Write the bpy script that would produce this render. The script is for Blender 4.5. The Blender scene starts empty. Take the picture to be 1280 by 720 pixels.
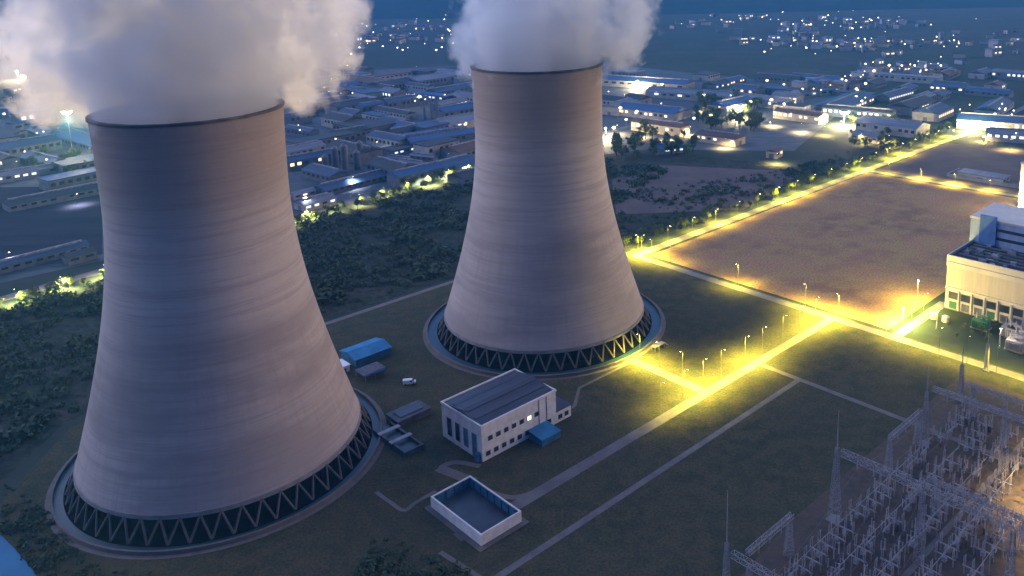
import bpy, math, random
import numpy as np
from mathutils import Vector, Matrix
R = math.radians
random.seed(7); rng = np.random.default_rng(7)
scn = bpy.context.scene
col = scn.collection

# ------------------------------------------------------------------ camera
CH, CF, CP, CR, CX, CY = 170.33, 1048.07, R(10.978), R(1.0905), 746.13, 155.28
cd = bpy.data.cameras.new('camera'); cam = bpy.data.objects.new('camera', cd); col.objects.link(cam)
scn.camera = cam
cd.sensor_width = 36.0; cd.lens = CF/1280*36.0
cd.shift_x = -(CX-640)/1280.0; cd.shift_y = -(360-CY)/1280.0
cd.clip_start = 1.0; cd.clip_end = 30000
fw = Vector((0, math.cos(CP), -math.sin(CP))); up = Vector((0, math.sin(CP), math.cos(CP))); rt = Vector((1, 0, 0))
cr, sr = math.cos(CR), math.sin(CR)
r2 = rt*cr - up*sr; u2 = rt*sr + up*cr
cam.matrix_world = Matrix(((r2.x, u2.x, -fw.x, 0), (r2.y, u2.y, -fw.y, 0), (r2.z, u2.z, -fw.z, CH), (0, 0, 0, 1)))

# ------------------------------------------------------------------ sky and light
SUN_EL, SUN_AZ = R(5.0), R(66)          # azimuth clockwise from +Y (ahead of the camera) towards +X
world = bpy.data.worlds.new('World'); scn.world = world; world.use_nodes = True
wn = world.node_tree; wn.nodes.clear()
wo = wn.nodes.new('ShaderNodeOutputWorld'); bg = wn.nodes.new('ShaderNodeBackground')
sky = wn.nodes.new('ShaderNodeTexSky'); sky.sky_type = 'NISHITA'; sky.sun_disc = False
sky.sun_elevation = SUN_EL; sky.sun_rotation = SUN_AZ; sky.altitude = 200
sky.air_density = 1.3; sky.dust_density = 1.2; sky.ozone_density = 4.0
bg.inputs['Strength'].default_value = 0.15
def wmath(op, a, b=None):
    n = wn.nodes.new('ShaderNodeMath'); n.operation = op
    for i, v in enumerate((a, b)):
        if v is None: continue
        if isinstance(v, (int, float)): n.inputs[i].default_value = v
        else: wn.links.new(v, n.inputs[i])
    return n.outputs[0]
tcw = wn.nodes.new('ShaderNodeTexCoord')
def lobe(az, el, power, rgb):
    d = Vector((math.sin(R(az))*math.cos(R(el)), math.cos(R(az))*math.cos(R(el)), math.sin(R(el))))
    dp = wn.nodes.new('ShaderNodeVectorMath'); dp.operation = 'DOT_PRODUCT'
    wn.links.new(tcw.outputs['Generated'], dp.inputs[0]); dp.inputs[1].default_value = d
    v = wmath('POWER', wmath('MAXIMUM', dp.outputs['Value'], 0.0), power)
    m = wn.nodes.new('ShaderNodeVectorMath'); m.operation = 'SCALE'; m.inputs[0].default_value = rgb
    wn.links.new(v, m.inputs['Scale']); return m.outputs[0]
def wadd(a, b):
    m = wn.nodes.new('ShaderNodeVectorMath'); m.operation = 'ADD'; wn.links.new(a, m.inputs[0]); wn.links.new(b, m.inputs[1]); return m.outputs[0]
tint = wn.nodes.new('ShaderNodeVectorMath'); tint.operation = 'MULTIPLY'; wn.links.new(sky.outputs[0], tint.inputs[0])
tint.inputs[1].default_value = (0.40, 0.60, 1.0)
# the sky is darkest away from the afterglow, behind the camera
dpb = wn.nodes.new('ShaderNodeVectorMath'); dpb.operation = 'DOT_PRODUCT'; wn.links.new(tcw.outputs['Generated'], dpb.inputs[0]); dpb.inputs[1].default_value = Vector((0, 1, .25)).normalized()
mrb = wn.nodes.new('ShaderNodeMapRange'); mrb.inputs['From Min'].default_value = -1; mrb.inputs['To Min'].default_value = .03; mrb.inputs['To Max'].default_value = 1.3
wn.links.new(dpb.outputs['Value'], mrb.inputs['Value'])
tnt = wn.nodes.new('ShaderNodeVectorMath'); tnt.operation = 'SCALE'; wn.links.new(tint.outputs[0], tnt.inputs[0]); wn.links.new(mrb.outputs[0], tnt.inputs['Scale'])
c_ = wadd(tnt.outputs[0], lobe(-76, 14, 8, (15, 14.5, 18)))      # lilac glow added on the left to light the towers' left edges
c_ = wadd(c_, lobe(74, 10, 8, (11, 7.6, 4.6)))  # warm afterglow low on the right
c_ = wadd(c_, lobe(180, 15, 2, (.03, .20, .95)))  # blue glow added behind the camera for bluer tower fronts
c_ = wadd(c_, lobe(0, 52, 8, (1.6, 2.5, 4.6)))                      # blue glow added high ahead to brighten the steam
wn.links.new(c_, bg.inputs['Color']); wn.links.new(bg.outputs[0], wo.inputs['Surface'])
sd = bpy.data.lights.new('sun', 'SUN'); sd.energy = 0.85; sd.angle = R(14); sd.color = (1.0, 0.62, 0.32)
sun = bpy.data.objects.new('sun', sd); col.objects.link(sun)
sdir = Vector((math.sin(SUN_AZ)*math.cos(SUN_EL), math.cos(SUN_AZ)*math.cos(SUN_EL), math.sin(SUN_EL)))
sun.rotation_euler = (-sdir).to_track_quat('-Z', 'Y').to_euler()
sun.location = (0, 0, 400)
vs = scn.view_settings; vs.view_transform = 'Standard'; vs.look = 'None'; vs.gamma = 1; vs.exposure = 1.22
vs.use_curve_mapping = False
LAMP = 2.6                                # overall strength of the sodium lamps
cy = scn.cycles; cy.use_denoising = True; cy.max_bounces = 5; cy.diffuse_bounces = 2; cy.glossy_bounces = 2
cy.volume_bounces = 10; cy.transparent_max_bounces = 6; cy.volume_step_rate = 1.0; cy.volume_max_steps = 96
cy.sample_clamp_indirect = 4.0; cy.sample_clamp_direct = 0; cy.caustics_reflective = False; cy.caustics_refractive = False
cy.use_light_tree = True

# ------------------------------------------------------------------ helpers
SA = R(44.5); CU, SU = math.cos(SA), math.sin(SA)
def W(u, v, z=0.0):                       # plant grid (u along the main road, v across) to world
    return Vector((u*CU - v*SU, u*SU + v*CU, z))
def UV(x, y): return (x*CU + y*SU, -x*SU + y*CU)
def at(px, py, z=0.0):                    # ground point of a spot measured in the photo, in world metres
    x = (px-CX)/CF; y = (CY-py)/CF
    a = x*cr + y*sr; b = -x*sr + y*cr
    cp, sp = math.cos(CP), math.sin(CP)
    Y = cp + b*sp; Z = -sp + b*cp; t = (z-CH)/Z
    return Vector((a*t, Y*t, z))
def PJ(p):
    d = p.y*math.cos(CP)-(p.z-CH)*math.sin(CP); u_ = p.y*math.sin(CP)+(p.z-CH)*math.cos(CP)
    return CX+CF*(p.x*cr-u_*sr)/d, CY-CF*(p.x*sr+u_*cr)/d
def atuv(px, py, z=0.0):
    p = at(px, py, z); return UV(p.x, p.y)

class MB:
    def __init__(s): s.v = []; s.f = []
    def add(s, vs_, fs): o = len(s.v); s.v += [tuple(p) for p in vs_]; s.f += [tuple(i+o for i in f) for f in fs]; return s
    def box(s, x0, x1, y0, y1, z0, z1):
        return s.add([(x0,y0,z0),(x1,y0,z0),(x1,y1,z0),(x0,y1,z0),(x0,y0,z1),(x1,y0,z1),(x1,y1,z1),(x0,y1,z1)],
                     [(0,3,2,1),(4,5,6,7),(0,1,5,4),(1,2,6,5),(2,3,7,6),(3,0,4,7)])
    def cyl(s, p, q, r0, r1=None, n=8, cap=True):
        p = Vector(p); q = Vector(q); r1 = r0 if r1 is None else r1
        d = (q-p); 
        if d.length < 1e-6: return s
        d.normalize(); a = d.orthogonal().normalized(); b = d.cross(a)
        vs_ = []
        for c, r in ((p, r0), (q, r1)):
            for i in range(n):
                t = 2*math.pi*i/n + math.pi/n
                vs_.append(c + (a*math.cos(t) + b*math.sin(t))*r)
        fs = [(i, (i+1) % n, n+(i+1) % n, n+i) for i in range(n)]
        if cap: fs += [tuple(range(n-1, -1, -1)), tuple(range(n, 2*n))]
        return s.add(vs_, fs)
    def beam(s, p, q, w): return s.cyl(p, q, w*0.7071, n=4)
    def lathe(s, prof, n=48, cx=0, cy=0):
        vs_ = [(cx+r*math.cos(2*math.pi*i/n), cy+r*math.sin(2*math.pi*i/n), z) for (r, z) in prof for i in range(n)]
        fs = [(k*n+i, k*n+(i+1) % n, (k+1)*n+(i+1) % n, (k+1)*n+i) for k in range(len(prof)-1) for i in range(n)]
        return s.add(vs_, fs)
    def prism(s, pts, z0, z1):
        n = len(pts)
        a = sum(pts[i][0]*pts[(i+1) % n][1]-pts[(i+1) % n][0]*pts[i][1] for i in range(n))
        if a < 0: pts = pts[::-1]
        vs_ = [(p[0], p[1], z0) for p in pts] + [(p[0], p[1], z1) for p in pts]
        return s.add(vs_, [tuple(range(n-1, -1, -1)), tuple(range(n, 2*n))] + [(i, (i+1) % n, n+(i+1) % n, n+i) for i in range(n)])
    def truss(s, p, q, w, h, bay, t=0.14):    # box lattice girder from p to q
        p = Vector(p); q = Vector(q); d = q-p; L = d.length; d.normalize()
        side = d.cross(Vector((0, 0, 1)))
        if side.length < .1: side = Vector((1, 0, 0))
        side.normalize(); upv = side.cross(d).normalized()
        cs = [side*(a*w/2)+upv*(b*h/2) for a, b in ((-1,-1),(1,-1),(1,1),(-1,1))]
        for c in cs: s.beam(p+c, q+c, t)
        n = max(2, int(L/bay))
        for k in range(n):
            A = p+d*(L*k/n); B = p+d*(L*(k+1)/n)
            for i in range(4):
                j = (i+1) % 4
                if k % 2: s.beam(A+cs[i], B+cs[j], t*.6)
                else: s.beam(A+cs[j], B+cs[i], t*.6)
                s.beam(A+cs[i], A+cs[j], t*.6)
        return s
    def tower(s, x, y, z0, z1, w0, w1, n=8, t=.2):   # tapering four legged lattice
        def c(k):
            f = k/n; w = w0+(w1-w0)*f; z = z0+(z1-z0)*f
            return [Vector((x+a*w/2, y+b*w/2, z)) for a, b in ((-1,-1),(1,-1),(1,1),(-1,1))]
        for k in range(n):
            A, B = c(k), c(k+1)
            for i in range(4):
                j = (i+1) % 4
                s.beam(A[i], B[i], t); s.beam(A[i], B[j], t*.55); s.beam(A[j], B[i], t*.55); s.beam(B[i], B[j], t*.55)
        return s
    def obj(s, name, mat, parent=None, smooth=False):
        me = bpy.data.meshes.new(name); me.from_pydata(s.v, [], s.f); me.update()
        if smooth: me.polygons.foreach_set('use_smooth', [True]*len(me.polygons))
        me.materials.append(mat)
        o = bpy.data.objects.new(name, me); col.objects.link(o)
        if parent is not None: o.parent = parent
        return o
def tag(o, label=None, cat=None, group=None, kind=None):
    if label: o['label'] = label
    if cat: o['category'] = cat
    if group: o['group'] = group
    if kind: o['kind'] = kind
    return o
def thing(name, label, cat, u=0, v=0, z=0, rot=SA, group=None, world_loc=None):
    o = bpy.data.objects.new(name, None); col.objects.link(o); o.empty_display_size = .5
    o.location = W(u, v, z) if world_loc is None else world_loc
    o.rotation_euler = (0, 0, rot)
    return tag(o, label, cat, group)
def copy_tree(o, parent=None):
    c = o.copy(); col.objects.link(c)
    if parent is not None: c.parent = parent
    for ch in list(o.children): copy_tree(ch, c)
    return c
ORD = []
_o = 'first second third fourth fifth sixth seventh eighth ninth tenth eleventh twelfth thirteenth fourteenth fifteenth sixteenth seventeenth eighteenth nineteenth'.split()
_t = 'twent thirt fort fift sixt sevent eight ninet'.split()
for _i in range(1, 130):
    _h, _r = divmod(_i, 100); _p = 'hundred and ' if _h and _r else ''
    if _h and not _r: ORD.append('hundredth')
    elif _r < 20: ORD.append(_p+_o[_r-1])
    else: ORD.append(_p+_t[_r//10-2]+('ieth' if _r % 10 == 0 else 'y-'+_o[_r % 10-1]))

# ------------------------------------------------------------------ materials
def nmat(name):
    m = bpy.data.materials.new(name); m.use_nodes = True; t = m.node_tree
    b = t.nodes.get('Principled BSDF'); return m, t, b
def node(t, typ, **kw):
    n = t.nodes.new(typ)
    for k, v in kw.items(): setattr(n, k, v)
    return n
def mixc(t, fac, a, b, mode='MIX'):
    n = node(t, 'ShaderNodeMix', data_type='RGBA', blend_type=mode)
    for sock, v in ((n.inputs[0], fac), (n.inputs[6], a), (n.inputs[7], b)):
        if isinstance(v, (int, float)): sock.default_value = v
        elif isinstance(v, tuple): sock.default_value = v+(1,) if len(v) == 3 else v
        else: t.links.new(v, sock)
    return n.outputs[2]
def noise(t, vec, scale, detail=4, rough=.6, lo=.35, hi=.65):
    n = node(t, 'ShaderNodeTexNoise'); n.inputs['Scale'].default_value = scale
    n.inputs['Detail'].default_value = detail; n.inputs['Roughness'].default_value = rough
    t.links.new(vec, n.inputs['Vector'])
    m = node(t, 'ShaderNodeMapRange', interpolation_type='SMOOTHSTEP'); m.inputs['From Min'].default_value = lo; m.inputs['From Max'].default_value = hi
    t.links.new(n.outputs['Fac'], m.inputs['Value']); return m.outputs[0]
def mat(name, c1, c2=None, c3=None, scale=.3, scale2=None, rough=.85, stretch=None, bump=0., metal=0., coord='Object', spec=.3, fine=0):
    m, t, b = nmat(name)
    tc = node(t, 'ShaderNodeTexCoord'); vec = tc.outputs['Object']
    if coord == 'World':
        g = node(t, 'ShaderNodeNewGeometry'); vec = g.outputs['Position']
    if stretch:
        mp = node(t, 'ShaderNodeMapping'); mp.inputs['Scale'].default_value = stretch
        mp.inputs['Rotation'].default_value = (0, 0, -SA if coord == 'World' else 0)
        t.links.new(vec, mp.inputs['Vector']); vec = mp.outputs[0]
    c2 = c2 or tuple(x*.75 for x in c1)
    out = mixc(t, noise(t, vec, scale), c1, c2)
    if c3: out = mixc(t, noise(t, vec, scale2 or scale*4, 5), out, c3)
    if fine:                                  # tussocks: small light and dark tufts
        f_ = noise(t, vec, fine, 3, .7, .35, .65); q_ = node(t, 'ShaderNodeMapRange'); q_.inputs['To Min'].default_value = .74; q_.inputs['To Max'].default_value = 1.25
        t.links.new(f_, q_.inputs['Value']); w_ = node(t, 'ShaderNodeVectorMath', operation='SCALE'); t.links.new(out, w_.inputs[0]); t.links.new(q_.outputs[0], w_.inputs['Scale']); out = w_.outputs[0]
    t.links.new(out, b.inputs['Base Color']); b.inputs['Roughness'].default_value = rough; b.inputs['Metallic'].default_value = metal
    b.inputs['Specular IOR Level'].default_value = spec
    if bump:
        bn = node(t, 'ShaderNodeBump'); bn.inputs['Strength'].default_value = bump; bn.inputs['Distance'].default_value = .6
        nn = node(t, 'ShaderNodeTexNoise'); nn.inputs['Scale'].default_value = scale*6; nn.inputs['Detail'].default_value = 6
        t.links.new(vec, nn.inputs['Vector']); t.links.new(nn.outputs['Fac'], bn.inputs['Height']); t.links.new(bn.outputs[0], b.inputs['Normal'])
    return m
def emat(name, rgb, strength, sample=False):
    m, t, b = nmat(name); b.inputs['Base Color'].default_value = (.8, .8, .8, 1)
    b.inputs['Emission Color'].default_value = rgb+(1,); b.inputs['Emission Strength'].default_value = strength
    if not sample: m.cycles.emission_sampling = 'NONE'
    return m
M = {}
M['grass'] = mat('short_olive_grass', (.046,.050,.030), (.031,.039,.024), (.068,.060,.034), scale=.02, scale2=.16, coord='World', bump=.4, fine=1.1, rough=.95, spec=.1)
M['field'] = mat('bare_brown_earth', (.32,.175,.10), (.19,.11,.07), (.30,.20,.09), scale=.018, scale2=.07, stretch=(.9,1.1,1), coord='World', bump=.5, fine=.9, rough=.95, spec=.1)
M['plot'] = mat('dark_graded_earth', (.12,.09,.085), (.09,.07,.07), scale=.05, coord='World', rough=.95, spec=.1)
M['scrubsoil'] = mat('scrub_floor', (.035,.045,.03), (.055,.05,.045), (.022,.03,.022), scale=.03, scale2=.15, coord='World', bump=.8, fine=.4, rough=.95, spec=.05)
M['road'] = mat('pale_concrete_road', (.135,.125,.13), (.095,.085,.095), scale=.15, coord='World', rough=.7)
M['path'] = mat('thin_path', (.15,.13,.125), (.11,.10,.10), scale=.2, coord='World', rough=.85)
M['yard'] = mat('worn_yard_concrete', (.030,.042,.068), (.022,.032,.050), (.070,.078,.095), scale=.02, scale2=.09, stretch=(.5,1.5,1), coord='World', rough=.75)
M['coal'] = mat('dark_lot_surface', (.045,.042,.06), (.03,.03,.045), scale=.03, coord='World', stretch=(.4,2,1), rough=1, spec=0)
M['gravel'] = mat('switchyard_gravel', (.062,.050,.046), (.042,.037,.036), (.095,.066,.046), scale=.05, scale2=.4, coord='World', rough=.95)
M['conc'] = mat('grey_concrete', (.24,.23,.235), (.17,.17,.18), scale=.25, rough=.8)
M['concd'] = mat('dark_damp_concrete', (.09,.095,.11), (.05,.055,.07), scale=.25, rough=.6)
M['column'] = mat('column_concrete', (.12,.108,.105), (.08,.075,.075), scale=.3, rough=.8)
M['dark'] = mat('shade_black', (.004,.005,.008), (.007,.008,.012), scale=.3, rough=1, spec=0)  # shade inside the tower inlets put into a near-black colour
M['whitewall'] = mat('weathered_white_render', (.72,.70,.69), (.58,.57,.58), scale=.35, rough=.75)
M['beige'] = mat('beige_cladding', (.55,.48,.38), (.46,.40,.32), scale=.08, stretch=(4,4,.4), rough=.7)
M['beige2'] = mat('pale_parapet_cladding', (.62,.57,.50), (.52,.48,.42), scale=.1, rough=.7)
M['navy'] = mat('navy_metal_roof', (.028,.038,.075), (.045,.055,.09), scale=.12, stretch=(.2,3,1), rough=.5, spec=.5)
M['glassd'] = mat('dark_window_glass', (.02,.025,.035), (.035,.045,.06), scale=.3, rough=.15, spec=.6)
M['blue'] = mat('bright_blue_sheet', (.025,.20,.40), (.02,.14,.30), scale=.2, rough=.55)
M['bluewall'] = mat('blue_painted_inner_wall', (.045,.16,.26), (.03,.10,.18), scale=.3, rough=.6)
M['steel'] = mat('galvanised_steel', (.31,.31,.34), (.22,.22,.25), scale=.5, rough=.6, metal=.0)
M['steeld'] = mat('weathered_steel', (.16,.16,.18), (.11,.11,.13), scale=.5, rough=.6, metal=.2)
M['porcelain'] = mat('pale_insulator_porcelain', (.42,.39,.40), (.32,.30,.32), scale=.5, rough=.35)
M['bark'] = mat('tree_bark', (.07,.05,.035), (.05,.035,.025), scale=1.5, rough=.95)
M['rust'] = mat('rusty_equipment', (.16,.08,.04), (.10,.06,.04), scale=.5, rough=.85)
M['paintwhite'] = mat('white_vehicle_paint', (.78,.78,.80), (.7,.7,.72), scale=.5, rough=.3, spec=.5)
M['tyre'] = mat('black_rubber', (.02,.02,.02), (.03,.03,.03), scale=2, rough=.9)
M['green'] = mat('green_painted_steel', (.05,.16,.08), (.04,.12,.06), scale=.3, rough=.5)
M['equip'] = mat('roof_equipment_metal', (.14,.14,.19), (.08,.085,.12), (.25,.25,.30), scale=.2, scale2=.6, rough=.6)
M['paleblue'] = mat('pale_blue_cladding', (.36,.44,.60), (.28,.36,.52), scale=.12, stretch=(3,3,.5), rough=.6)
ROOFS = [mat('roof_blue_grey', (.032,.07,.15), (.02,.045,.10), scale=.08, stretch=(.3,3,1), rough=.65),
         mat('roof_pale_metal', (.17,.185,.23), (.11,.125,.17), scale=.08, stretch=(.3,3,1), rough=.65),
         mat('roof_deep_blue', (.025,.085,.22), (.02,.06,.16), scale=.08, stretch=(.3,3,1), rough=.65),
         mat('roof_dark_slate', (.032,.036,.05), (.02,.024,.034), scale=.08, stretch=(.3,3,1), rough=.7),
         mat('roof_red_brown', (.12,.065,.055), (.08,.05,.045), scale=.1, rough=.8)]
WALLS = [mat('wall_pale', (.36,.35,.35), (.27,.26,.27), scale=.2), mat('wall_grey', (.14,.15,.18), (.10,.11,.14), scale=.2),
         mat('wall_bluegrey', (.09,.12,.18), (.07,.09,.14), scale=.2), mat('wall_cream', (.52,.44,.32), (.42,.36,.28), scale=.2)]
M['lit'] = emat('lit_window_warm', (1, .72, .35), .9)
M['litc'] = emat('lit_window_cool', (.85, .9, 1), .6)
M['bulb'] = emat('sodium_bulb', (1, .80, .28), 30)
M['bulbw'] = emat('white_flood_bulb', (1, .82, .45), 160)
M['far_w'] = emat('far_lamp_white', (1, .88, .70), 3.5)
M['far_y'] = emat('far_lamp_yellow', (1, .66, .25), 4)
def leafmat(name, a, b_):
    m, t, b = nmat(name)
    oi = node(t, 'ShaderNodeObjectInfo'); g = node(t, 'ShaderNodeNewGeometry')
    f = noise(t, g.outputs['Position'], .35, 4, .6, .3, .7)
    out = mixc(t, f, a, b_)
    rmp = node(t, 'ShaderNodeMapRange'); rmp.inputs['To Min'].default_value = .75; rmp.inputs['To Max'].default_value = 1.25
    t.links.new(oi.outputs['Random'], rmp.inputs['Value'])
    mul = node(t, 'ShaderNodeVectorMath', operation='SCALE'); t.links.new(out, mul.inputs[0]); t.links.new(rmp.outputs[0], mul.inputs['Scale'])
    t.links.new(mul.outputs[0], b.inputs['Base Color']); b.inputs['Roughness'].default_value = .8; b.inputs['Specular IOR Level'].default_value = .15
    return m
M['leaf'] = leafmat('tree_foliage', (.060,.095,.030), (.095,.13,.04))
M['leafd'] = leafmat('scrub_foliage', (.035,.062,.036), (.060,.085,.045))
def watermat():
    m, t, b = nmat('still_water'); b.inputs['Base Color'].default_value = (.010, .035, .06, 1); b.inputs['Roughness'].default_value = .45
    b.inputs['Specular IOR Level'].default_value = .6
    return m
M['water'] = watermat()
M['riverwater'] = mat('river_water', (.02,.17,.33), (.015,.13,.27), scale=.05, rough=.5, spec=.15)

# weathered tower concrete: lift lines, rain streaks, broad stain bands
def towermat(name, seed):
    m, t, b = nmat(name)
    tc = node(t, 'ShaderNodeTexCoord'); P = tc.outputs['Object']
    sep = node(t, 'ShaderNodeSeparateXYZ'); t.links.new(P, sep.inputs[0])
    at2 = node(t, 'ShaderNodeMath', operation='ARCTAN2'); t.links.new(sep.outputs[1], at2.inputs[0]); t.links.new(sep.outputs[0], at2.inputs[1])
    def comb(su, sz, off):
        a = node(t, 'ShaderNodeMath', operation='MULTIPLY'); t.links.new(at2.outputs[0], a.inputs[0]); a.inputs[1].default_value = su
        z = node(t, 'ShaderNodeMath', operation='MULTIPLY'); t.links.new(sep.outputs[2], z.inputs[0]); z.inputs[1].default_value = sz
        c = node(t, 'ShaderNodeCombineXYZ'); t.links.new(a.outputs[0], c.inputs[0]); t.links.new(z.outputs[0], c.inputs[1]); c.inputs[2].default_value = off
        return c.outputs[0]
    bands = noise(t, comb(.7, .06, seed), 1.0, 4, .6, .38, .64)
    lift = noise(t, comb(.9, .55, seed+3), 1.0, 5, .75, .42, .68)
    streak = noise(t, comb(26, .035, seed+7), 1.0, 5, .7, .42, .78)
    patch = noise(t, P, .035, 5, .6, .35, .7)
    c = mixc(t, bands, (.42,.365,.345), (.27,.235,.23))
    fl = node(t, 'ShaderNodeMath', operation='MULTIPLY'); t.links.new(lift, fl.inputs[0]); fl.inputs[1].default_value = .6
    c = mixc(t, fl.outputs[0], c, (.30,.275,.285))
    fs = node(t, 'ShaderNodeMath', operation='MULTIPLY'); t.links.new(streak, fs.inputs[0]); fs.inputs[1].default_value = .55
    c = mixc(t, fs.outputs[0], c, (.27,.225,.20))
    fp = node(t, 'ShaderNodeMath', operation='MULTIPLY'); t.links.new(patch, fp.inputs[0]); fp.inputs[1].default_value = .35
    c = mixc(t, fp.outputs[0], c, (.40,.35,.33))
    # paler tone from mid height upward, finer pour-by-pour variation
    mb_ = node(t, 'ShaderNodeMapRange', interpolation_type='SMOOTHSTEP'); mb_.inputs['From Min'].default_value = 46; mb_.inputs['From Max'].default_value = 70
    t.links.new(sep.outputs[2], mb_.inputs['Value']); mm = node(t, 'ShaderNodeMath', operation='MULTIPLY'); t.links.new(mb_.outputs[0], mm.inputs[0]); mm.inputs[1].default_value = .55
    c = mixc(t, mm.outputs[0], c, (.50,.45,.43))
    pour = noise(t, comb(.35, .34, seed+11), 1.0, 6, .8, .47, .60)
    pm = node(t, 'ShaderNodeMath', operation='MULTIPLY'); t.links.new(pour, pm.inputs[0]); pm.inputs[1].default_value = .40
    c = mixc(t, pm.outputs[0], c, (.25,.215,.215))
    # soot-stained belt below the lip and thin pour joints
    tp = node(t, 'ShaderNodeMapRange', interpolation_type='SMOOTHSTEP'); tp.inputs['From Min'].default_value = 88; tp.inputs['From Max'].default_value = 108
    t.links.new(sep.outputs[2], tp.inputs['Value'])
    tpn = node(t, 'ShaderNodeMath', operation='MULTIPLY'); t.links.new(tp.outputs[0], tpn.inputs[0]); tpn.inputs[1].default_value = .6
    c = mixc(t, tpn.outputs[0], c, (.26,.20,.17))
    fr = node(t, 'ShaderNodeMath', operation='FRACT'); dv = node(t, 'ShaderNodeMath', operation='MULTIPLY'); dv.inputs[1].default_value = 1/2.6
    t.links.new(sep.outputs[2], dv.inputs[0]); t.links.new(dv.outputs[0], fr.inputs[0])
    lt = node(t, 'ShaderNodeMath', operation='LESS_THAN'); lt.inputs[1].default_value = .10; t.links.new(fr.outputs[0], lt.inputs[0])
    lj = node(t, 'ShaderNodeMath', operation='MULTIPLY'); lj.inputs[1].default_value = .10; t.links.new(lt.outputs[0], lj.inputs[0])
    c = mixc(t, lj.outputs[0], c, (.22,.20,.21))
    t.links.new(c, b.inputs['Base Color']); b.inputs['Roughness'].default_value = .88; b.inputs['Specular IOR Level'].default_value = .2
    bp = node(t, 'ShaderNodeBump'); bp.inputs['Strength'].default_value = .12; bp.inputs['Distance'].default_value = .5
    t.links.new(lift, bp.inputs['Height']); t.links.new(bp.outputs[0], b.inputs['Normal'])
    return m

# ------------------------------------------------------------------ ground, roads, water, hills
def far_ground_mat():
    m, t, b = nmat('open_country')
    g = node(t, 'ShaderNodeNewGeometry'); P = g.outputs['Position']
    mp = node(t, 'ShaderNodeMapping'); mp.inputs['Rotation'].default_value = (0, 0, -SA+.2); mp.inputs['Scale'].default_value = (.5, 1.3, 1)
    t.links.new(P, mp.inputs['Vector'])
    vo = node(t, 'ShaderNodeTexVoronoi'); vo.inputs['Scale'].default_value = .009; t.links.new(mp.outputs[0], vo.inputs['Vector'])
    sp = node(t, 'ShaderNodeSeparateXYZ'); t.links.new(vo.outputs['Color'], sp.inputs[0])
    c = mixc(t, sp.outputs[0], (.020,.036,.030), (.050,.050,.042))
    c = mixc(t, noise(t, P, .012, 6, .65, .4, .6), c, (.025,.038,.028))
    c = mixc(t, noise(t, P, .05, 6, .7, .5, .75), c, (.06,.058,.048))
    t.links.new(c, b.inputs['Base Color']); b.inputs['Roughness'].default_value = .95; b.inputs['Specular IOR Level'].default_value = .1
    return m
o = MB().add([(-14000,-3000,-.0),(14000,-3000,0),(14000,14000,0),(-14000,14000,0)], [(0,1,2,3)]).obj('ground', far_ground_mat()); tag(o, kind='structure')
def sheet(name, uvs, z, m):
    n = len(uvs); ps = [W(u, v, z) for u, v in uvs]
    a = sum(ps[i].x*ps[(i+1) % n].y-ps[(i+1) % n].x*ps[i].y for i in range(n))
    if a < 0: ps = ps[::-1]
    o = MB().add(ps, [tuple(range(n))]).obj(name, m); return tag(o, kind='structure')
def pxpoly(pts): return [atuv(*p) for p in pts]
sheet('plant_lawn', [(20,60),(20,300),(60,350),(150,366),(340,366),(340,325),(348,325),(348,40),(120,-60),(20,-60)], .03, M['grass'])
sheet('brown_field', [(350,166),(350,314),(612,314),(612,166)], .05, M['field'])
sheet('graded_plot', [(624,196),(624,312),(760,312),(760,196)], .05, M['plot'])
sheet('scrub_ground', [(-260,180),(-150,520),(60,500),(390,548),(560,500),(600,330),(342,328),(342,370),(150,370),(58,354),(10,300),(10,180)], .02, M['scrubsoil'])
sheet('industrial_yard', [(-100,560),(-60,1050),(420,1400),(1000,1100),(1000,520),(640,400),(560,505),(400,566),(240,545)], .03, M['yard'])
sheet('bare_plot', [atuv(800,205), atuv(1005,215), atuv(930,262), atuv(770,268), atuv(765,225)], .06, M['plot'])
sheet('dark_lot', [atuv(-60,345), atuv(128,318), atuv(128,232), atuv(-60,235)], .06, M['coal'])
sheet('switchyard_gravel', [(172,20),(172,121),(205,124),(330,124),(330,20)], .06, M['gravel'])
def road(name, pts, w, m=None, z=.12, kerb=True):
    pts = [Vector(p) for p in pts]; mb = MB(); n = len(pts)
    L = []; Rr = []
    for i, p in enumerate(pts):
        d = (pts[min(i+1, n-1)]-pts[max(i-1, 0)]).normalized(); q = Vector((-d.y, d.x))
        L.append(p+q*w/2); Rr.append(p-q*w/2)
    vs_ = [tuple(W(a.x, a.y, z)) for a in L]+[tuple(W(a.x, a.y, z)) for a in Rr]+[tuple(W(a.x, a.y, 0)) for a in L]+[tuple(W(a.x, a.y, 0)) for a in Rr]
    fs = [(i, n+i, n+i+1, i+1) for i in range(n-1)] + [(i, i+1, 2*n+i+1, 2*n+i) for i in range(n-1)] + [(n+i, 3*n+i, 3*n+i+1, n+i+1) for i in range(n-1)]
    o = mb.add(vs_, fs).obj(name, m or M['road']); return tag(o, kind='structure')
road('access_road', [(126,192),(138,191),(345,191)], 4.6, z=.12)
road('service_road', [(90,170),(150,170),(280,170)], 2.4, z=.10)
road('cross_path', [(281,190),(281,60)], 2.6, z=.11, m=M['path'])
road('tower_road', [(246.5,190),(246.5,233)], 5, z=.13)
road('cross_road', [(344,322),(344,-60)], 5.5, z=.14)
road('field_road', [(342,320),(620,318),(800,316),(1100,330)], 7, z=.15)
road('side_lane', [(618,314),(618,40)], 6, z=.13)
road('hall_lane', [(347,160),(398,160)], 5, z=.12)
road('perimeter_road', [(100,360),(160,366),(338,366)], 3.2, z=.10, m=M['path'])
road('boundary_road', [(-200,492),(-100,506),(0,514),(115,530),(240,548),(400,568),(470,575),(700,600)], 9, z=.12)
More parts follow.
